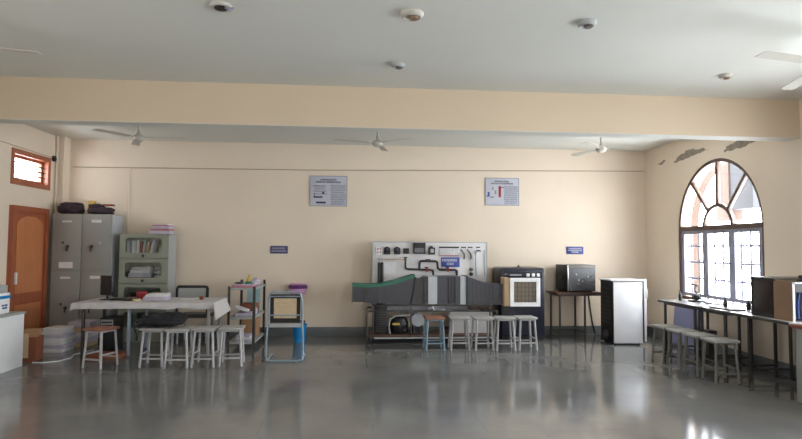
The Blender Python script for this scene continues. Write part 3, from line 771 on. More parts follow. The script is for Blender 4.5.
# open rack with shelves
rx0, rx1, ry0, ry1 = -1.785, -1.405, 8.06, 8.95
t = thing('slotted_rack', 'open slotted-angle rack with three shelves beside the cane chair', 'rack', ((rx0+rx1)/2, 8.5, 0))
for x in (rx0, rx1):
    for y in (ry0, ry1):
        top = 0.885 if y == ry0 else 0.93
        sx, sy = (1 if x == rx0 else -1), (1 if y == ry0 else -1)
        MB().span((x, y, 0), (x+sx*0.035, y+sy*0.004, top)).span((x, y, 0), (x+sx*0.004, y+sy*0.035, top)).build('upright', 'darkmetal', t)
SHZ = (0.11, 0.455, 0.865)
for z in SHZ:
    MB().span((rx0+.006, ry0+.006, z-0.03), (rx1-.006, ry1-.006, z), bev=0.003).build('shelf', 'greyside', t)
G = 'things on the slotted rack'
z = SHZ[2]+0.003
tag(MB().span((rx0+.04, ry0+.02, z), (rx1-.04, ry0+.36, z+0.03), bev=0.003).build('paper_stack', 'pink'), 'pink paper stack at the front of the rack top', 'papers', G)
tag(MB().box((-1.59, 8.28, z+0.036), (0.26, 0.3, 0.012), rz=0.08).build('paper_sheet', 'lilac'), 'pale sheets lying over the pink stack on the rack', 'papers', G)
t = thing('ornament', 'yellow and green ornament standing on the rack top', 'ornament', (-1.53, 8.22, z+0.042), G)
MB().lathe((-1.53, 8.22, z+0.042), [(0.05, 0), (0.055, 0.02), (0.03, 0.04), (0, 0.045)]).build('base', 'ductgreen', t)
MB().blob((-1.53, 8.22, z+0.10), (0.03, 0.03, 0.035), 2, 0.2, 2, flat=False).blob((-1.52, 8.22, z+0.15), (0.018, 0.018, 0.03), 2, 0.2, 3, flat=False).tube((-1.53, 8.22, z+0.05), (-1.525, 8.22, z+0.15), 0.012).build('body', 'yellow', t)
tag(MB().blob((-1.66, 8.2, z+0.058), (0.06, 0.05, 0.014), 2.4, 0.2, 4).build('cloth_scrap', 'darkmetal'), 'small dark cloth scrap at the left on the rack top', 'cloth', G)
tag(MB().blob((-1.50, 8.6, z+0.05), (0.06, 0.16, 0.05), 2.6, 0.25, 9).build('cloth_heap', 'lilac'), 'pale crumpled cloth at the back right of the rack top', 'cloth', G)
z = SHZ[1]+0.003
tag(MB().box((-1.58, 8.22, z+0.025), (0.22, 0.22, 0.05), rz=0.08, bev=0.004).build('paper_stack', 'lilac'), 'lilac paper stack at the front of the rack middle shelf', 'papers', G)
R = Matrix.Rotation(0.32, 3, 'Y')
tag(MB().box((-1.615, 8.20, z+0.105), (0.2, 0.2, 0.02), rot=R, bev=0.003).build('paper_sheaf', 'paper'), 'white folded sheaf tilted on the rack middle shelf papers', 'papers', G)
tag(MB().box((-1.565, 8.52, z+0.075), (0.22, 0.24, 0.15), rz=-0.05, bev=0.004).build('cardboard_carton', 'rust'), 'red-brown carton on the rack middle shelf', 'carton', G)
tag(MB().box((-1.56, 8.82, z+0.175), (0.20, 0.05, 0.35), bev=0.004).build('sheet_panel', 'lblue'), 'pale aqua panel standing at the back of the rack', 'panel', G)
tag(MB().blob((-1.445, 8.36, z+0.05), (0.022, 0.035, 0.05), 2.6, 0.25, 12).build('cloth_heap', 'lilac'), 'lilac cloth at the right edge of the rack middle shelf', 'cloth', G)
z = SHZ[0]+0.003
for i in range(3):
    tag(MB().box((-1.575, 8.26, z+0.012+0.026*i), (0.21-.015*i, 0.28, 0.024), rz=rnd.uniform(-.1, .1), bev=0.003).build('paper_stack', 'lilac' if i != 1 else 'paper'), '%s paper sheaf from below on the rack lowest shelf' % ORD[i], 'papers', G)
tag(MB().box((-1.57, 8.66, z+0.13), (0.22, 0.3, 0.26), bev=0.005).build('cardboard_carton', 'tan'), 'brown carton at the back of the rack lowest shelf', 'carton', G)

# cantilever chair seen from behind
t = thing('cantilever_chair', 'tubular steel chair with cane back standing before the blue bucket', 'chair', (-0.88, 7.35, 0))
fx0, fx1 = -1.10, -0.665; yb = 7.24; yf = 7.64
def loop(s):
    x = fx0 if s < 0 else fx1
    return x
pts = [(fx0, yf-0.02, 0.40), (fx0, yb+0.05, 0.41)]
# frame: base loop on the floor at the back, uprights to the seat, seat sides, then back uprights
MB().path([(fx0, yb-0.02, 0.44), (fx0-.012, yb-0.02, 0.20), (fx0-.012, yb-0.02, 0.07), (fx0+0.0, yb-0.03, 0.025), (fx0+0.06, yb-0.04, 0.014), (fx1-0.06, yb-0.04, 0.014), (fx1-0.0, yb-0.03, 0.025), (fx1+.012, yb-0.02, 0.07), (fx1+.012, yb-0.02, 0.20), (fx1, yb-0.02, 0.44)], 0.013).build('base_frame', 'tubeblue', t)
MB().path([(fx0, yf, 0.016), (fx0, yb+0.02, 0.016)], 0.013).path([(fx1, yf, 0.016), (fx1, yb+0.02, 0.016)], 0.013).build('floor_runner', 'tubeblue', t)
MB().path([(fx0, yb-0.02, 0.43), (fx0+.004, yb-0.01, 0.60), (fx0+.012, yb-0.03, 0.80), (fx0+.03, yb-0.03, 0.855), (fx0+.06, yb-0.03, 0.87), (fx1-.06, yb-0.03, 0.87), (fx1-.03, yb-0.03, 0.855), (fx1-.012, yb-0.03, 0.80), (fx1-.004, yb-0.01, 0.60), (fx1, yb-0.02, 0.43)], 0.013).build('back_frame', 'tubeblue', t)
part_label(MB().plate([(fx0+.03, .49), (fx1-.03, .49), (fx1-.03, .845), (fx0+.03, .845)], [[(fx0+.075, .545), (fx1-.075, .545), (fx1-.075, .795), (fx0+.075, .795)]], (0, yb-0.02, 0), (1, 0, 0), (0, 0, 1), (0, 1, 0), 0.022).build('back_rim', 'dark', t), 'black rim round the cane')
MB().span((fx0+.07, yb-0.016, .54), (fx1-.07, yb-0.008, .80)).build('cane_panel', 'cane', t)
for z in (0.82, 0.585): MB().tube((fx0+.01, yb-0.032, z), (fx1-.01, yb-0.032, z), 0.009).build('cross_bar', 'tubeblue', t)
MB().box(((fx0+fx1)/2, (yb+yf)/2+.01, 0.45), (0.43, 0.40, 0.035), bev=0.012).build('seat', 'dark', t)
MB().box(((fx0+fx1)/2, yb-0.012, 0.455), (0.40, 0.02, 0.05), bev=0.005).build('seat_rail', 'greyside', t)

t = thing('plastic_bucket', 'bright blue plastic bucket on the floor behind the cane chair', 'bucket', (-0.845, 8.72, 0))
MB().lathe((-0.845, 8.72, 0), [(0.085, 0.0), (0.095, 0.12), (0.108, 0.25), (0.116, 0.255), (0.116, 0.27), (0.105, 0.27), (0.08, 0.02), (0, 0.02)]).build('pail', 'bucket', t)
MB().path([(-0.845+0.118*math.cos(q*PI/10), 8.72-0.06*math.sin(q*PI/10), 0.255-0.05*math.sin(q*PI/10)) for q in range(11)], 0.004).build('handle', 'greyside', t)
t = thing('plastic_box', 'purple-lidded pink box fixed on the back wall above the cane chair', 'box', (-0.93, YB-0.07, 0.69))
MB().span((-1.045, YB-0.13, 0.69), (-0.80, YB, 0.79), bev=0.012).build('tray', 'pinkpl', t)
MB().span((-1.07, YB-0.14, 0.775), (-0.78, YB, 0.83), bev=0.012).build('lid', 'purple', t)
MB().span((-1.05, YB-0.13, 0.83), (-0.80, YB, 0.855), bev=0.008).build('cover', 'pinkpl', t)

# ================================================================== AIR CONDITIONING TRAINER (centre)
TR = thing('air_conditioning_trainer', 'long equipment trainer with grey instrument board, duct and black frame in the middle', 'equipment', (1.2, 8.75, 0))
YBd = 8.93; YD = 8.5
b0, b1 = at(372.5, 241, Y=YBd), at(487, 241.5, Y=YBd); bz1 = b0.z-0.005
def bp(px, py, Y=YBd-0.02): return at(px, py, Y=Y)
def onb(x0, y0, x1, y1, dep=0.02, Y=YBd-0.015):
    a, b = at(x0, y1, Y=Y), at(x1, y0, Y=Y); return (a.x, Y-dep, a.z), (b.x, Y+0.001, b.z)
bd = MB().span((b0.x, YBd-0.015, 0.45), (b1.x, YBd+0.015, bz1), bev=0.004).build('instrument_board', 'board', TR)
mb = MB().plate([(b0.x, .45), (b1.x, .45), (b1.x, bz1), (b0.x, bz1)], [[(b0.x+.015, .47), (b1.x-.015, .47), (b1.x-.015, bz1-.015), (b0.x+.015, bz1-.015)]], (0, YBd-0.016, 0), (1, 0, 0), (0, 0, 1), (0, -1, 0), 0.006)
mb.build('board_edging', 'lightstrip', bd)
def bpart(name, mt, x0, y0, x1, y1, dep=0.02, bev=0.003):
    a, b = onb(x0, y0, x1, y1, dep); return MB().span(a, b, bev=bev).build(name, mt, TR)
s = bpart('switch_plate', 'white', 376, 247, 382, 254.5)
mb = MB()
for i in range(2):
    for j in range(2): mb.box(bp(377.8+2.6*i, 249+3.2*j, YBd-0.037), (0.02, 0.006, 0.022), bev=0.002)
mb.build('switch', 'red', s)
for x in (387, 397):
    s = bpart('gauge', 'dark', x-3.2, 248, x+3.2, 254.3, 0.03)
    c = bp(x, 249.3); MB().lathe((c.x, c.y, c.z), [(0.042, 0), (0.042, 0.04), (0.035, 0.042), (0, 0.042)], 20, rot=Matrix.Rotation(PI/2, 3, 'X')).build('dial', 'navypanel', s)
bpart('socket', 'dark', 403, 248.3, 409, 253.8, 0.025)
s = bpart('meter', 'dark', 413, 242.8, 425.2, 253.8, 0.05)
a, b = onb(414.5, 248, 424, 252.5, 0.003, YBd-0.065); MB().span(a, b).build('display', 'navypanel', s)
s = bpart('digital_gauge', 'dark', 428.3, 247.6, 434.8, 254.5, 0.04)
c = bp(431.3, 247.8); MB().lathe((c.x, c.y, c.z), [(0.03, 0), (0.03, 0.02), (0, 0.02)], 16, rot=Matrix.Rotation(PI/2, 3, 'X')).build('cap', 'dark', s)
a, b = onb(430.5, 249, 433.8, 252.6, 0.004, YBd-0.055); MB().span(a, b).build('display', 'lightstrip', s)
# manometer bank
s = bpart('manometer_panel', 'white', 439, 247.5, 459, 256, 0.012)
a, b = onb(439, 246.7, 459, 248, 0.006, YBd-0.03); MB().span(a, b).build('top_strip', 'dark', s)
mb = MB()
for i in range(10):
    p0, p1 = bp(440+2*i, 248.5, YBd-0.03), bp(440+2*i, 255, YBd-0.03); mb.tube(p0, p1, 0.004, 6)
mb.build('tubes', 'lightstrip', s)
mb = MB()
for i in range(10): mb.box(bp(440+2*i, 255.7, YBd-0.032), (0.02, 0.01, 0.015))
mb.build('marks', 'red', s)
for x0, x1 in ((461, 466), (467.7, 472.5), (476, 480)): bpart('label_strip', 'dark', x0, 246.8, x1, 247.9, 0.006, 0.001)
s = bpart('name_plate', 'signblue', 441, 257.3, 459.5, 266.8, 0.012)
c = bp(450.2, 262, YBd-0.028); MB().strokes(c, (1, 0, 0), (0, 0, 1), (0, -1, 0), 0.26, 0.115, (1, 0.6), 0.3).build('lettering', 'paper', s)
# hooks, taps, right-hand riser
for x in (462.5, 469):
    MB().path([bp(x-1.5, 249.5), bp(x, 251.5, YBd-.04), bp(x+1.5, 253.5, YBd-.05), bp(x+2, 256, YBd-.04), bp(x+1.6, 259)], 0.011).build('drain_cock', 'grille', TR)
MB().path([bp(481, 251.5), bp(478, 250.8, YBd-.05), bp(475.8, 252.2, YBd-.05), bp(475.6, 256, YBd-.05), bp(476, 268, YBd-.05), bp(476.5, 275.5, YBd-.04)], 0.014).build('tap_pipe', 'lightstrip', TR)
MB().box(bp(478.5, 250.6, YBd-.055), (0.07, 0.03, 0.022), bev=0.006).build('tap_handle', 'darkmetal', TR)
for y, mt in ((269.5, 'grille'), (274, 'dark')):
    c = bp(471, y); MB().lathe(c, [(0.03, 0), (0.03, 0.03), (0.02, 0.035), (0, 0.035)], 16, rot=Matrix.Rotation(PI/2, 3, 'X')).build('knob', mt, TR)
MB().path([bp(484.5, 250), bp(484.8, 276)], 0.008).build('riser_line', 'lightstrip', TR)
# pipe runs
Yp = YBd-0.05
MB().path([bp(405.5, 258, Yp), bp(405.5, 266, Yp), bp(405.7, 268.2, Yp), bp(407.5, 269.2, Yp), bp(431, 269.8, Yp), bp(433, 270.8, Yp), bp(433.5, 276, Yp)], 0.016).build('pipe_run', 'pipe', TR)
MB().path([bp(419.3, 269.3, Yp-.004), bp(419.5, 263, Yp-.004), bp(420.5, 261.3, Yp-.004), bp(422.5, 261, Yp-.004), bp(435.5, 261.2, Yp-.004), bp(437, 262, Yp-.004), bp(437.4, 264, Yp-.004), bp(437.8, 268, Yp-.004), bp(439.5, 269.5, Yp-.004), bp(455, 269.8, Yp-.004), bp(456.6, 270.8, Yp-.004), bp(457, 276, Yp-.004)], 0.018).build('pipe_loop', 'pipe', TR)
MB().box(bp(428, 260, Yp-.01), (0.08, 0.04, 0.03), bev=0.006).build('union', 'darkmetal', TR)
for x, y in ((427, 269.6), (447.8, 269.6)):
    s = MB().box(bp(x, y, Yp-.02), (0.035, 0.04, 0.06), bev=0.008).build('valve', 'red', TR)
    MB().box(bp(x-.6, y-2.2, Yp-.03), (0.06, 0.02, 0.018), bev=0.004).build('lever', 'darkmetal', s)
mb = MB().box(bp(405.5, 257.5, Yp), (0.06, 0.04, 0.02), bev=0.005).tube(bp(405.5, 257, Yp), bp(405.5, 261, Yp), 0.02); mb.build('expansion_valve', 'darkmetal', TR)
MB().path([bp(380, 259.5, Yp), bp(393, 259.4, Yp), bp(404, 259.8, Yp)], 0.007).build('copper_line', 'copper', TR)
MB().box(bp(389, 268, YBd-0.018), (0.22, 0.006, 0.18)).build('schematic_sheet', 'paper', TR)
# twin black cylinders with silver valve
for x in (379.3, 382.2):
    p = at(x, 262, Y=YBd-0.07); q = at(x, 300, Y=YBd-0.07)
    MB().lathe((p.x, p.y, 0.55), [(0.024, 0), (0.024, p.z-0.57), (0.018, p.z-0.555), (0, p.z-0.55)], 14).build('cylinder', 'pipe', TR)
mb = MB(); c = at(381, 260, Y=YBd-0.07); mb.path([(c.x-.03, c.y, c.z-.03), (c.x-.03, c.y, c.z+.01), (c.x+.04, c.y, c.z+.03)], 0.012).box((c.x+0.01, c.y, c.z+0.02), (0.06, 0.03, 0.03), bev=0.006); mb.build('cylinder_valve', 'chrome', TR)
# duct: bell intake on the left
def ring(px, yt, yb, yn, yf): # near/far Y
    a = at(px, yt, Y=8.45); b = at(px, yb, Y=8.45)
    return [Vector((a.x, yn, b.z)), Vector((a.x, yn, a.z)), Vector((a.x, yf, a.z)), Vector((a.x, yf, b.z))]
prof = [(352.5, 286, 302, 8.47, 8.78), (366, 287, 302.7, 8.46, 8.79), (380, 286.3, 303.3, 8.45, 8.8), (396, 283, 304, 8.45, 8.8), (408, 279, 304, 8.45, 8.8), (415, 277, 304, 8.45, 8.8)]
dct = MB().loft([ring(*p) for p in prof]).build('intake_duct', 'ductmesh', TR)
part_label(MB().loft([[v+Vector((0, -0.012 if v.y < 8.6 else 0.012, 0)) for v in ring(p[0], p[1]-2.3, p[1]+0.6, p[3], p[4])] for p in prof]).build('top_flange', 'ductgreen', dct), 'green top flange')
mb = MB().loft([ring(351.8, 284.5, 302.5, 8.46, 8.79), ring(353.2, 284.5, 302.5, 8.46, 8.79)]); mb.build('mouth_rim', 'grille', dct)
for px, y0, y1 in ((379, 287, 303), (366, 288, 302.5)):
    a, b = at(px, y0, Y=8.445), at(px, y1, Y=8.445); MB().bar(a, b, 0.012, 0.008).build('seam', 'grille', dct)
def duct(name, mt, pts, yn=8.45, yf=8.8): return MB().loft([ring(x, t, b, yn, yf) for x, t, b in pts]).build(name, mt, TR)
duct('flexible_joint', 'darkmetal', [(415, 276.8, 304), (417, 278, 304), (420, 279.5, 303), (423, 278.5, 303.5), (424.5, 278, 304)], 8.47, 8.78)
MB().path([at(415.5, 277, Y=8.44), at(414, 290, Y=8.44), at(411, 304, Y=8.44)], 0.012).build('joint_band', 'pipe', TR)
duct('heater_section', 'ductmesh', [(424.5, 276.8, 304), (428.3, 276.8, 304)])
duct('inspection_section', 'lightstrip', [(428.3, 276.5, 304), (437.2, 276.5, 304)], 8.44)
d2 = duct('coil_section', 'ductmesh', [(437.2, 276.5, 304), (460.3, 276.5, 304)])
for px in (448.5, 451.5, 455):
    a, b = at(px, 277.5, Y=8.445), at(px, 303.5, Y=8.445); MB().bar(a, b, 0.012, 0.008).build('rib', 'pipe', d2)
duct('joint_section', 'lightstrip', [(460.3, 276.5, 304), (466.3, 276.5, 304)], 8.44)
d3 = duct('reducer_duct', 'ductmesh', [(466.3, 276.2, 304), (472, 278, 304), (480, 281, 304), (488, 283.3, 304.3)])
MB().loft([ring(488, 283.3, 304.3, 8.45, 8.80), ring(496, 284, 304.6, 8.45, 8.68), ring(500, 284, 304.6, 8.45, 8.60), ring(503, 284, 304.6, 8.45, 8.58)]).build('outlet_neck', 'ductmesh', d3)
MB().loft([ring(466, 275.6, 304.3, 8.43, 8.81), ring(467.6, 276, 304.3, 8.43, 8.81)]).build('flange', 'pipe', d3)
for px, t in ((474, 279), (478, 280.7), (482, 282), (486, 283), (490, 284), (494, 284.3)):
    a, b = at(px, t, Y=8.444), at(px, 304, Y=8.444); MB().bar(a, b, 0.006, 0.005).build('crease', 'grille', d3)
# outlet box with grille
o0, o1 = at(510.3, 306.5, Y=8.30), at(540.3, 278, Y=8.30)
ob = MB().span((o0.x-0.005, 8.335, o0.z+0.01), (o1.x-0.03, 8.53, o1.z-0.01), bev=0.004).build('outlet_box', 'cream', TR)
hw = 0.058
MB().plate([(o0.x, o0.z), (o1.x, o0.z), (o1.x, o1.z), (o0.x, o1.z)], [[(o0.x+hw, o0.z+hw), (o1.x-hw, o0.z+hw), (o1.x-hw, o1.z-hw), (o0.x+hw, o1.z-hw)]], (0, 8.30, 0), (1, 0, 0), (0, 0, 1), (0, 1, 0), 0.035).build('front_frame', 'white', ob)
mb = MB()
n = 16
for i in range(n):
    z = o0.z+hw+(i+0.5)*(o1.z-o0.z-2*hw)/n; mb.box(((o0.x+o1.x)/2, 8.322, z), (o1.x-o0.x-2*hw+.01, 0.008, 0.011))
for i in range(1, 6): mb.box((o0.x+hw+i*(o1.x-o0.x-2*hw)/6, 8.316, (o0.z+o1.z)/2), (0.008, 0.006, o1.z-o0.z-2*hw))
mb.build('grille', 'grille', ob)
part_label(MB().span((o0.x-0.075, 8.345, o0.z+0.0), (o0.x-0.004, 8.58, o1.z)).build('side_cheek', 'cream', ob), 'beige side')
# open frame below
def fz(y, Y=8.48): return at(400, y, Y=Y).z
fx0, fx1 = at(367, 320, Y=8.46).x, at(497, 320, Y=8.46).x; fxm = at(373, 320, Y=8.46).x; fxr = at(490, 320, Y=8.46).x
yn, yf2 = 8.46, 9.0
mb = MB()
for y in (yn, yf2): mb.bar((fxm, y, 0.578), (fxr, y, 0.578), 0.022)
for x in (fxm, fxr): mb.bar((x, yn, 0.578), (x, yf2, 0.578), 0.022)
mb.build('duct_rail', 'darkmetal', TR)
mb = MB()
for y in (yn, yf2): mb.bar((fx0, y, 0.49), (fx1, y, 0.49), 0.024)
for x in (fx0, fx1): mb.bar((x, yn, 0.49), (x, yf2, 0.49), 0.024)
mb.build('frame_rail', 'darkmetal', TR)
for x in (fx0, fx1):
    for y in (yn, yf2): MB().bar((x, y, 0.08), (x, y, 0.50), 0.026).build('frame_post', 'darkmetal', TR)
for x in (fxm, at(411, 320, Y=8.46).x, fxr): MB().bar((x, yn, 0.10), (x, yn, 0.585), 0.02).build('frame_strut', 'darkmetal', TR)
for x in (b0.x+.05, b1.x-.05): MB().bar((x, 9.0, 0.10), (x, 9.0, 1.45), 0.03).build('board_post', 'darkmetal', TR)
MB().span((fx0, yn, 0.10), (fx1, yf2, 0.135), bev=0.004).build('base_tray', 'brown', TR)
MB().bar((fxm+.02, yn-0.012, 0.09), (fx1, yn-0.012, 0.09), 0.02).build('base_edge', 'lightstrip', TR)
for x in (fx0+0.07, fx1-0.07):
    for y in (yn+0.06, yf2-0.05):
        c = MB().tube((x-0.015, y, 0.04), (x+0.015, y, 0.04), 0.04, 16).build('caster', 'dark', TR)
        MB().bar((x, y, 0.04), (x, y, 0.10), 0.03, 0.05).build('caster_fork', 'grille', c)
# condenser, compressor, coils, motor, panels inside the frame
a, b = at(374.5, 334, Y=8.62), at(387, 306, Y=8.62)
cd = MB().span((a.x, 8.60, 0.135), (b.x, 8.95, b.z), bev=0.004).build('condenser', 'dark', TR)
mb = MB()
for i in range(10): mb.box(((a.x+b.x)/2, 8.596, 0.17+i*0.035), (b.x-a.x-.02, 0.006, 0.008))
mb.build('fins', 'darkmetal', cd)
c = at(399, 334, Y=8.66)
cp = MB().lathe((c.x, 8.68, 0.135), [(0.09, 0), (0.125, 0.02), (0.14, 0.10), (0.14, 0.16), (0.11, 0.235), (0.05, 0.265), (0, 0.27)]).build('compressor', 'dark', TR)
p = at(396, 324, Y=8.545); MB().box((p.x, 8.541, p.z), (0.11, 0.006, 0.03)).build('yellow_label', 'yellow', cp)
MB().path([at(390, 334, Y=8.5), at(389, 326, Y=8.5), at(390.5, 319, Y=8.5), at(396, 316, Y=8.5), at(404, 315.5, Y=8.5), at(411, 314.5, Y=8.5)], 0.010).build('suction_line', 'lightstrip', TR)
MB().path([at(391, 306.5, Y=8.52), at(397, 309.5, Y=8.52), at(402, 313, Y=8.52)], 0.010).path([at(387, 309, Y=8.54), at(391, 311, Y=8.54), at(400, 311.5, Y=8.54)], 0.008).build('liquid_line', 'lightstrip', TR)
a, b = at(412, 326, Y=8.55), at(424, 313.5, Y=8.55)
m_ = MB().lathe(((a.x+b.x)/2, 8.56, b.z-0.10), [(0.10, 0), (0.105, -0.05), (0.105, -0.2), (0.06, -0.24), (0, -0.24)], 20, rot=Matrix.Rotation(PI/2, 3, 'X')).build('motor_casing', 'lightstrip', TR)
MB().span((a.x+.02, 8.6, 0.135), (b.x-.02, 8.78, b.z-.18)).build('motor_bracket', 'dark', m_)
a, b = at(450, 334, Y=8.60), at(494, 311, Y=8.60)
MB().span((a.x, 8.62, 0.135), (b.x-.03, 8.66, 0.47), bev=0.004).build('back_panel', 'board', TR)
MB().path([at(432, 303, Y=8.47), at(433, 309, Y=8.47), at(437, 312, Y=8.47), at(445, 309, Y=8.47)], 0.014).path([at(428, 309, Y=8.47), at(434, 307, Y=8.47), at(438, 310, Y=8.47)], 0.010).build('drain_hose', 'lightstrip', TR)
MB().span((at(470, 309, Y=8.6).x, 8.55, 0.50), (at(492, 309, Y=8.6).x, 8.8, 0.57), bev=0.004).build('damper_box', 'brown', TR)
MB().path([at(478, 306, Y=8.45), at(481, 310, Y=8.43), at(488, 311, Y=8.43), at(495, 308, Y=8.43)], 0.008).build('cable_loop', 'pipe', TR)

# centre stools
st = make_stool('metal_stool', 'stool with pale blue legs and brown seat before the trainer', 'stoolwood', 'stoolblue', 'lab stools')
st.location = (1.125, 8.03, 0); st.rotation_euler = (0, 0, R_(2))
for x, y, a, l in ((1.49, 8.04, -2, 'grey stool right next to the blue-legged one'), (1.825, 8.01, 3, 'grey stool second to the right of the blue-legged one'),
                   (2.14, 7.99, -3, 'grey stool third to the right of the blue-legged one, under the outlet'), (2.455, 8.01, 2, 'grey stool at the right end of the centre row, before the navy cabinet')):
    dup(pro, (x, y, 0), R_(a), l)

# navy appliance behind
ux0, ux1, uy = 2.265, 2.975, 8.64
t = thing('test_cabinet', 'dark navy upright appliance with rounded corners behind the outlet grille', 'appliance', ((ux0+ux1)/2, 8.8, 0))
MB().span((ux0, uy, 0.05), (ux1, 9.22, 1.145), bev=0.05).build('body', 'navy', t)
MB().span((ux0+0.03, uy+0.02, 0), (ux1-0.03, 9.15, 0.06)).build('plinth', 'dark', t)
MB().span((ux0+0.05, uy-0.012, 0.985), (ux1-0.05, uy+0.01, 1.075), bev=0.008).build('control_panel', 'navypanel', t)
for px in (528, 533.3, 538.3):
    c = at(px, 274, Y=uy-0.012); MB().box((c.x, uy-0.016, 1.03), (0.05, 0.016, 0.05), bev=0.004).build('button', 'white', t)
MB().strokes((ux0+0.24, uy-0.014, 1.03), (1, 0, 0), (0, 0, 1), (0, -1, 0), 0.2, 0.04, (1,)).build('lettering', 'lightstrip', t)
d = MB().span((ux0+0.045, uy-0.014, 0.12), (ux1-0.045, uy+0.01, 0.95), bev=0.02).build('front_door', 'navy', t)
MB().span((ux0+0.12, uy-0.03, 0.53), (ux1-0.12, uy-0.012, 0.56), bev=0.006).build('handle', 'darkmetal', d)
MB().span((ux1-0.05, uy+0.06, 0.2), (ux1+0.006, uy+0.09, 1.0), bev=0.004).build('side_trim', 'greyside', t)
MB().lathe(((ux0+ux1)/2-0.04, 8.75, 1.134), [(0.05, 0), (0.04, 0.02), (0.012, 0.03), (0.012, 0.05), (0, 0.05)]).build('top_cap', 'darkmetal', t)

# table with the dark test box, right of centre
tx0, tx1, ty0, ty1 = 3.19, 3.98, 8.68, 9.10
t = thing('side_table', 'brown-topped table with thin black legs under the dark box', 'table', (tx0, ty0, 0))
side_table = t
MB().span((tx0, ty0, 0.72), (tx1, ty1, 0.75), bev=0.005).build('table_top', 'brown', t)
mb = MB()
for y in (ty0+.03, ty1-.04): mb.bar((tx0+.03, y, 0.705), (tx1-.03, y, 0.705), 0.025)
for x in (tx0+.04, tx1-.04): mb.bar((x, ty0+.03, 0.705), (x, ty1-.04, 0.705), 0.025)
mb.build('apron', 'darkmetal', t)
for x in (tx0+.06, tx1-.3):
    for y in (ty0+.05, ty1-.05): MB().bar((x, y, 0), (x, y, 0.72), 0.026).build('leg', 'darkmetal', t)
mb = MB().bar((tx0+.06, ty0+.05, 0.12), (tx0+.06, ty1-.05, 0.12), 0.018).bar((tx1-.3, ty0+.05, 0.12), (tx1-.3, ty1-.05, 0.12), 0.018).bar((tx0+.06, ty1-.1, 0.12), (tx1-.3, ty1-.1, 0.12), 0.018)
mb.build('stretcher', 'darkmetal', t)
side_table.rotation_euler = (0, 0, R_(6))
qx0, qx1, qy0, qy1, qz0, qz1 = 3.38, 3.875, 8.75, 9.14, 0.765, 1.185
t = thing('test_box', 'dark grey metal test box with dials on the brown table', 'equipment', (qx0, qy0, 0.75))
test_box = t
MB().span((qx0, qy0+0.01, qz0), (qx1, qy1, qz1), bev=0.006).build('case', 'dark', t)
MB().span((qx0+.006, qy0-.004, qz0+.006), (qx1-.004, qy0+.012, qz1-.05), bev=0.003).build('front_panel', 'speckle', t)
MB().span((qx0, qy0-.006, qz1-.055), (qx1, qy0+.012, qz1), bev=0.004).build('top_rail', 'grille', t)
MB().span((qx0-.004, qy0-.006, qz0), (qx0+.014, qy0+.012, qz1), bev=0.003).build('corner_strip', 'chrome', t)
for fx, fz_, r, mt in ((.38, .42, .018, 'chrome'), (.52, .38, .010, 'chrome'), (.36, .26, .022, 'grille'), (.62, .48, .014, 'grille'), (.72, .55, .012, 'lightstrip'), (.84, .56, .018, 'grille'), (.30, .64, .012, 'chrome'), (.86, .38, .012, 'grille'), (.92, .24, .016, 'grille'), (.12, .05, .008, 'chrome')):
    MB().lathe((qx0+(qx1-qx0)*fx, qy0-.004, qz0+(qz1-qz0)*fz_), [(r, 0), (r, .008), (r*.6, .014), (0, .014)], 14, rot=Matrix.Rotation(PI/2, 3, 'X')).build('dial', mt, t)
MB().lathe((qx0, qy0+0.2, qz0+0.21), [(0.045, 0), (0.045, .015), (.03, .022), (0, .022)], 18, rot=Matrix.Rotation(-PI/2, 3, 'Y')).build('side_dial', 'darkmetal', t)
for x in (qx0+.05, qx1-.05):
    for y in (qy0+.06, qy1-.05): MB().tube((x, y, 0.75), (x, y, qz0+.004), 0.018).build('foot', 'dark', t)
test_box.rotation_euler = (0, 0, R_(8))
tag(MB().path([(3.90, 9.237, 0.98), (3.92, 9.237, 0.72), (3.955, 9.237, 0.45), (3.99, 9.237, 0.2), (4.03, 9.225, 0.02)], 0.011).build('hanging_cable', 'pipe'), 'dark cable hanging down the back wall between brown table and refrigerator', 'cable')

# fridge turned sideways
rx0, rx1, ry0, ry1, rh = 3.875, 4.345, 8.22, 8.64, 0.975
t = thing('refrigerator', 'small white refrigerator turned sideways right of the brown table', 'refrigerator', ((rx0+rx1)/2, 8.5, 0))
MB().span((rx0+.01, ry0, 0.025), (rx1, ry1, rh-.012), bev=0.01).build('cabinet', 'fridge', t)
part_label(MB().span((rx0-.004, ry0+.002, 0.03), (rx0+.012, ry1-.002, rh-.014)).build('rear_panel', 'dark', t), 'black rear panel')
mb = MB()
for i in range(9): mb.tube((rx0-.014, ry0+.04, 0.32+i*.065), (rx0-.014, ry1-.04, 0.32+i*.065), 0.004, 6)
for i in range(9): mb.tube((rx0-.016, ry0+.05+i*.04, 0.3), (rx0-.016, ry0+.05+i*.04, 0.9), 0.002, 5)
mb.build('condenser_grid', 'darkmetal', t)
MB().lathe((rx0-.02, ry0+.2, 0.05), [(.04, 0), (.06, .03), (.06, .11), (.035, .15), (0, .155)]).build('compressor', 'dark', t)
MB().span((rx0-.02, ry0+.005, 0.025), (rx0+.02, ry1-.005, 0.05)).build('base_rail', 'dark', t)
MB().span((rx0-.002, ry0-.006, rh-.03), (rx1, ry0+.006, rh-.012)).build('top_seam', 'grille', t)
MB().span((rx0-.03, ry0-.01, rh-.012), (rx1+.06, ry1+.005, rh+.012), bev=0.006).build('worktop', 'fridge', t)
MB().span((rx1-.002, ry0-.007, 0.05), (rx1+.014, ry1-.002, rh-.014)).build('gasket', 'dark', t)
d = MB().span((rx1+.014, ry0-.004, 0.05), (rx1+.058, ry1, rh-.014), bev=0.012).build('door', 'fridge', t)
MB().span((rx1+.04, ry0-.012, 0.70), (rx1+.075, ry0+.03, 0.84), bev=0.006).build('handle', 'greyside', d)
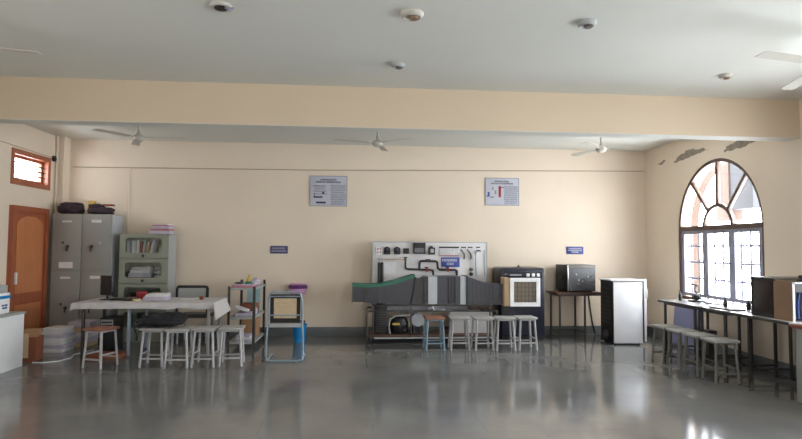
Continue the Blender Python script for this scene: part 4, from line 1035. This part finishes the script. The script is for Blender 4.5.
for x in (rx0+.05, rx1-.04):
    for y in (ry0+.05, ry1-.05): MB().tube((x, y, 0), (x, y, .03), .018).build('foot', 'dark', t)

# ================================================================== RIGHT WALL BENCHES
def bench(label, y0, y1, legs, topm, x0=4.20, x1=4.93, z=0.75, rail=True):
    t = thing('lab_bench', label, 'table', ((x0+x1)/2, (y0+y1)/2, 0), 'benches under the arched window')
    MB().span((x0, y0, z-0.028), (x1, y1, z), bev=0.004).build('table_top', topm, t)
    part_label(MB().span((x0-.003, y0, z-0.03), (x0+.012, y1, z-.003)).build('edge_strip', 'darkmetal', t), 'dark front edge')
    for x, y in legs: MB().bar((x, y, 0), (x, y, z-0.028), 0.028).build('leg', 'darkmetal', t)
    xs = sorted(set(p[0] for p in legs)); ys = sorted(set(p[1] for p in legs))
    mb = MB()
    for x in xs: mb.bar((x, ys[0], z-.045), (x, ys[-1], z-.045), 0.026)
    for y in ys:
        mb.bar((xs[0], y, z-.045), (xs[-1], y, z-.045), 0.026)
    mb.build('apron', 'darkmetal', t)
    if rail:
        for y in (ys[0], ys[-1]): MB().bar((xs[0], y, .12), (xs[-1], y, .12), 0.02).build('foot_rail', 'darkmetal', t)
    return t
bench('pale bench nearest the corner under the arched window', 6.70, 7.54, [(4.25, 7.44), (4.25, 6.76), (4.86, 7.44), (4.86, 6.80)], 'benchtop')
bench('pale bench in the middle of the row under the arched window', 6.12, 6.68, [(4.25, 6.62), (4.25, 6.18), (4.87, 6.60), (4.87, 6.20)], 'benchtop')
bench('pale bench carrying the dark glass box, right of the arched window', 5.17, 6.10, [(4.36, 5.94), (4.36, 5.22), (4.87, 5.97), (4.87, 5.22)], 'benchtop')
t = thing('wooden_cabinet', 'grey cabinet with reddish wooden top at the right edge', 'cabinet', (4.6, 4.7, 0))
MB().span((4.235, 4.2, 0), (4.93, 5.13, 0.70), bev=0.004).build('body', 'grey', t)
MB().span((4.20, 4.17, 0.70), (4.94, 5.155, 0.735), bev=0.006).build('top', 'redwood', t)
# stools in a row along the benches
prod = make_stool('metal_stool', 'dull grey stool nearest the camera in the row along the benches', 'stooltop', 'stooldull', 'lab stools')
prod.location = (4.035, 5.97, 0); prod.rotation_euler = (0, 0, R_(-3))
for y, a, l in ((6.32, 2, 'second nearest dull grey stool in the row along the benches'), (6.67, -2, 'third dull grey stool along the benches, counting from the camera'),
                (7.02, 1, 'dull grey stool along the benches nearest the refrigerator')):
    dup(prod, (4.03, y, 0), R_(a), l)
# lavender blue panel leaning on wall below the first bench
R = Matrix.Rotation(R_(5), 3, 'Y')
tag(MB().box((4.905, 8.05, 0.302), (0.02, 0.60, 0.60), rot=R, bev=0.004).build('panel_board', 'lavblue'), 'lavender blue board leaning on the wall under the bench', 'board')
tag(MB().box((4.70, 7.16, 0.19), (0.12, 0.14, 0.38), bev=0.01).build('upright_box', 'darkmetal'), 'dark upright box on the floor beside the blue board', 'box')
# apparatus on the benches
BZt = 0.75
t = thing('lab_apparatus', 'small black clamp stand with round lens on the far bench', 'apparatus', (4.55, 7.2, BZt))
MB().box((4.55, 7.2, BZt+0.01), (0.14, 0.18, 0.02), bev=0.004).build('base', 'dark', t)
MB().tube((4.55, 7.2, BZt+.02), (4.55, 7.2, BZt+.24), 0.006).build('rod', 'darkmetal', t)
MB().blob((4.55, 7.2, BZt+.06), (0.04, 0.07, 0.035), 2.4, .25, 4, flat=False).build('clamp', 'dark', t)
c = Vector((4.54, 7.17, BZt+.17)); MB().path([c+Vector((0, .05*math.cos(q*PI/8), .05*math.sin(q*PI/8))) for q in range(17)], 0.006).build('lens_ring', 'darkmetal', t)
MB().path([(4.55, 7.2, BZt+.22), (4.55, 7.3, BZt+.23), (4.55, 7.34, BZt+.21)], 0.008).build('arm', 'darkmetal', t)
def bottle(x, y, h, r, label, mt='dark'):
    t = thing('bottle', label, 'bottle', (x, y, BZt), 'bottles on the benches')
    MB().lathe((x, y, BZt), [(r*.9, 0), (r, .01), (r, h*.6), (r*.45, h*.78), (r*.42, h*.88)], 16).build('body', mt, t)
    MB().lathe((x, y, BZt+h*.87), [(r*.5, 0), (r*.5, h*.12), (0, h*.13)], 14).build('cap', 'darkmetal', t)
bottle(4.42, 7.36, 0.13, 0.022, 'small dark bottle at the left end of the far bench')
bottle(4.42, 6.42, 0.13, 0.022, 'tall thin dark bottle on the middle bench before the window')
bottle(4.58, 6.24, 0.11, 0.024, 'small dark bottle right of the thin bottle on the middle bench')
bottle(4.52, 6.04, 0.10, 0.034, 'squat dark bottle left of the pair beside the glass box')
bottle(4.42, 5.88, 0.11, 0.034, 'squat dark bottle right of the pair beside the glass box')
tag(MB().box((4.36, 6.30, BZt+.008), (0.2, 0.34, 0.015), rz=0.1, bev=.004).build('tray', 'darkmetal'), 'flat dark tray on the middle bench before the bottles', 'tray')
tag(MB().box((4.62, 6.92, BZt+.006), (0.16, 0.22, 0.012), rz=-.1, bev=.002).build('notebook', 'brown'), 'thin brown notebook lying on the far bench', 'notebook')
# dark glass box and open box
t = thing('display_case', 'dark glass-sided box on the bench right of the arched window', 'box', (4.55, 5.65, BZt))
MB().span((4.30, 5.45, BZt), (4.80, 5.80, BZt+.395), bev=.004).build('case', 'tan', t)
MB().plate([(5.45, BZt), (5.80, BZt), (5.80, BZt+.395), (5.45, BZt+.395)], [[(5.47, BZt+.03), (5.78, BZt+.03), (5.78, BZt+.375), (5.47, BZt+.375)]], (4.30, 0, 0), (0, 1, 0), (0, 0, 1), (-1, 0, 0), .012).build('front_rim', 'dark', t)
MB().span((4.293, 5.47, BZt+.03), (4.30, 5.78, BZt+.375)).build('glass_front', 'darkglass', t)
MB().span((4.28, 5.445, BZt+.395), (4.82, 5.815, BZt+.41), bev=.003).build('lid', 'darkmetal', t)
t = thing('open_box', 'open-fronted black box with white rim and blue contents at the right edge', 'box', (4.6, 5.28, BZt))
ox0, ox1, oy0, oy1, oz1 = 4.27, 4.86, 5.19, 5.44, BZt+.385
mb = MB().span((ox0, oy1-.012, BZt), (ox1, oy1, oz1)).span((ox0, oy0, BZt), (ox0+.012, oy1, oz1)).span((ox1-.012, oy0, BZt), (ox1, oy1, oz1)).span((ox0, oy0, BZt), (ox1, oy1, BZt+.012)).span((ox0, oy0, oz1-.012), (ox1, oy1, oz1))
mb.build('shell', 'dark', t)
part_label(MB().span((ox0-.003, oy0+.002, BZt), (ox0+.002, oy1, oz1)).build('side_panel', 'brass', t), 'brown side')
part_label(MB().span((ox0-.004, oy0-.006, BZt), (ox0+.016, oy0+.004, oz1)).span((ox0, oy0-.006, oz1-.016), (ox1, oy0+.004, oz1)).build('front_rim', 'white', t), 'white rim')
MB().span((ox0+.012, oy0+.02, oz1-.10), (ox1-.012, oy0+.035, oz1-.02)).build('inner_board', 'darkmetal', t)
for i in range(5): MB().path([(ox0+.06+.045*i, oy0+.06, BZt+.02), (ox0+.07+.045*i, oy0+.08, BZt+.14), (ox0+.10+.045*i, oy0+.10, BZt+.27)], 0.014).build('blue_lead', 'blue' if i % 2 else 'stoolblue', t)
MB().span((ox0+.2, oy0+.06, BZt+.012), (ox0+.5, oy0+.12, BZt+.10), bev=.004).build('base_block', 'greyside', t)
mb = MB()
for i in range(5):
    a = i*1.3; mb.path([(4.42+.03*i, 5.31, oz1+.012), (4.50+.04*math.cos(a), 5.31+.05*math.sin(a), oz1+.045), (4.56+.05*i, 5.31-.03*math.sin(a), oz1+.012)], .011)
tag(mb.build('cable_bundle', 'pipe'), 'black cable bundle lying on top of the open box', 'cable')
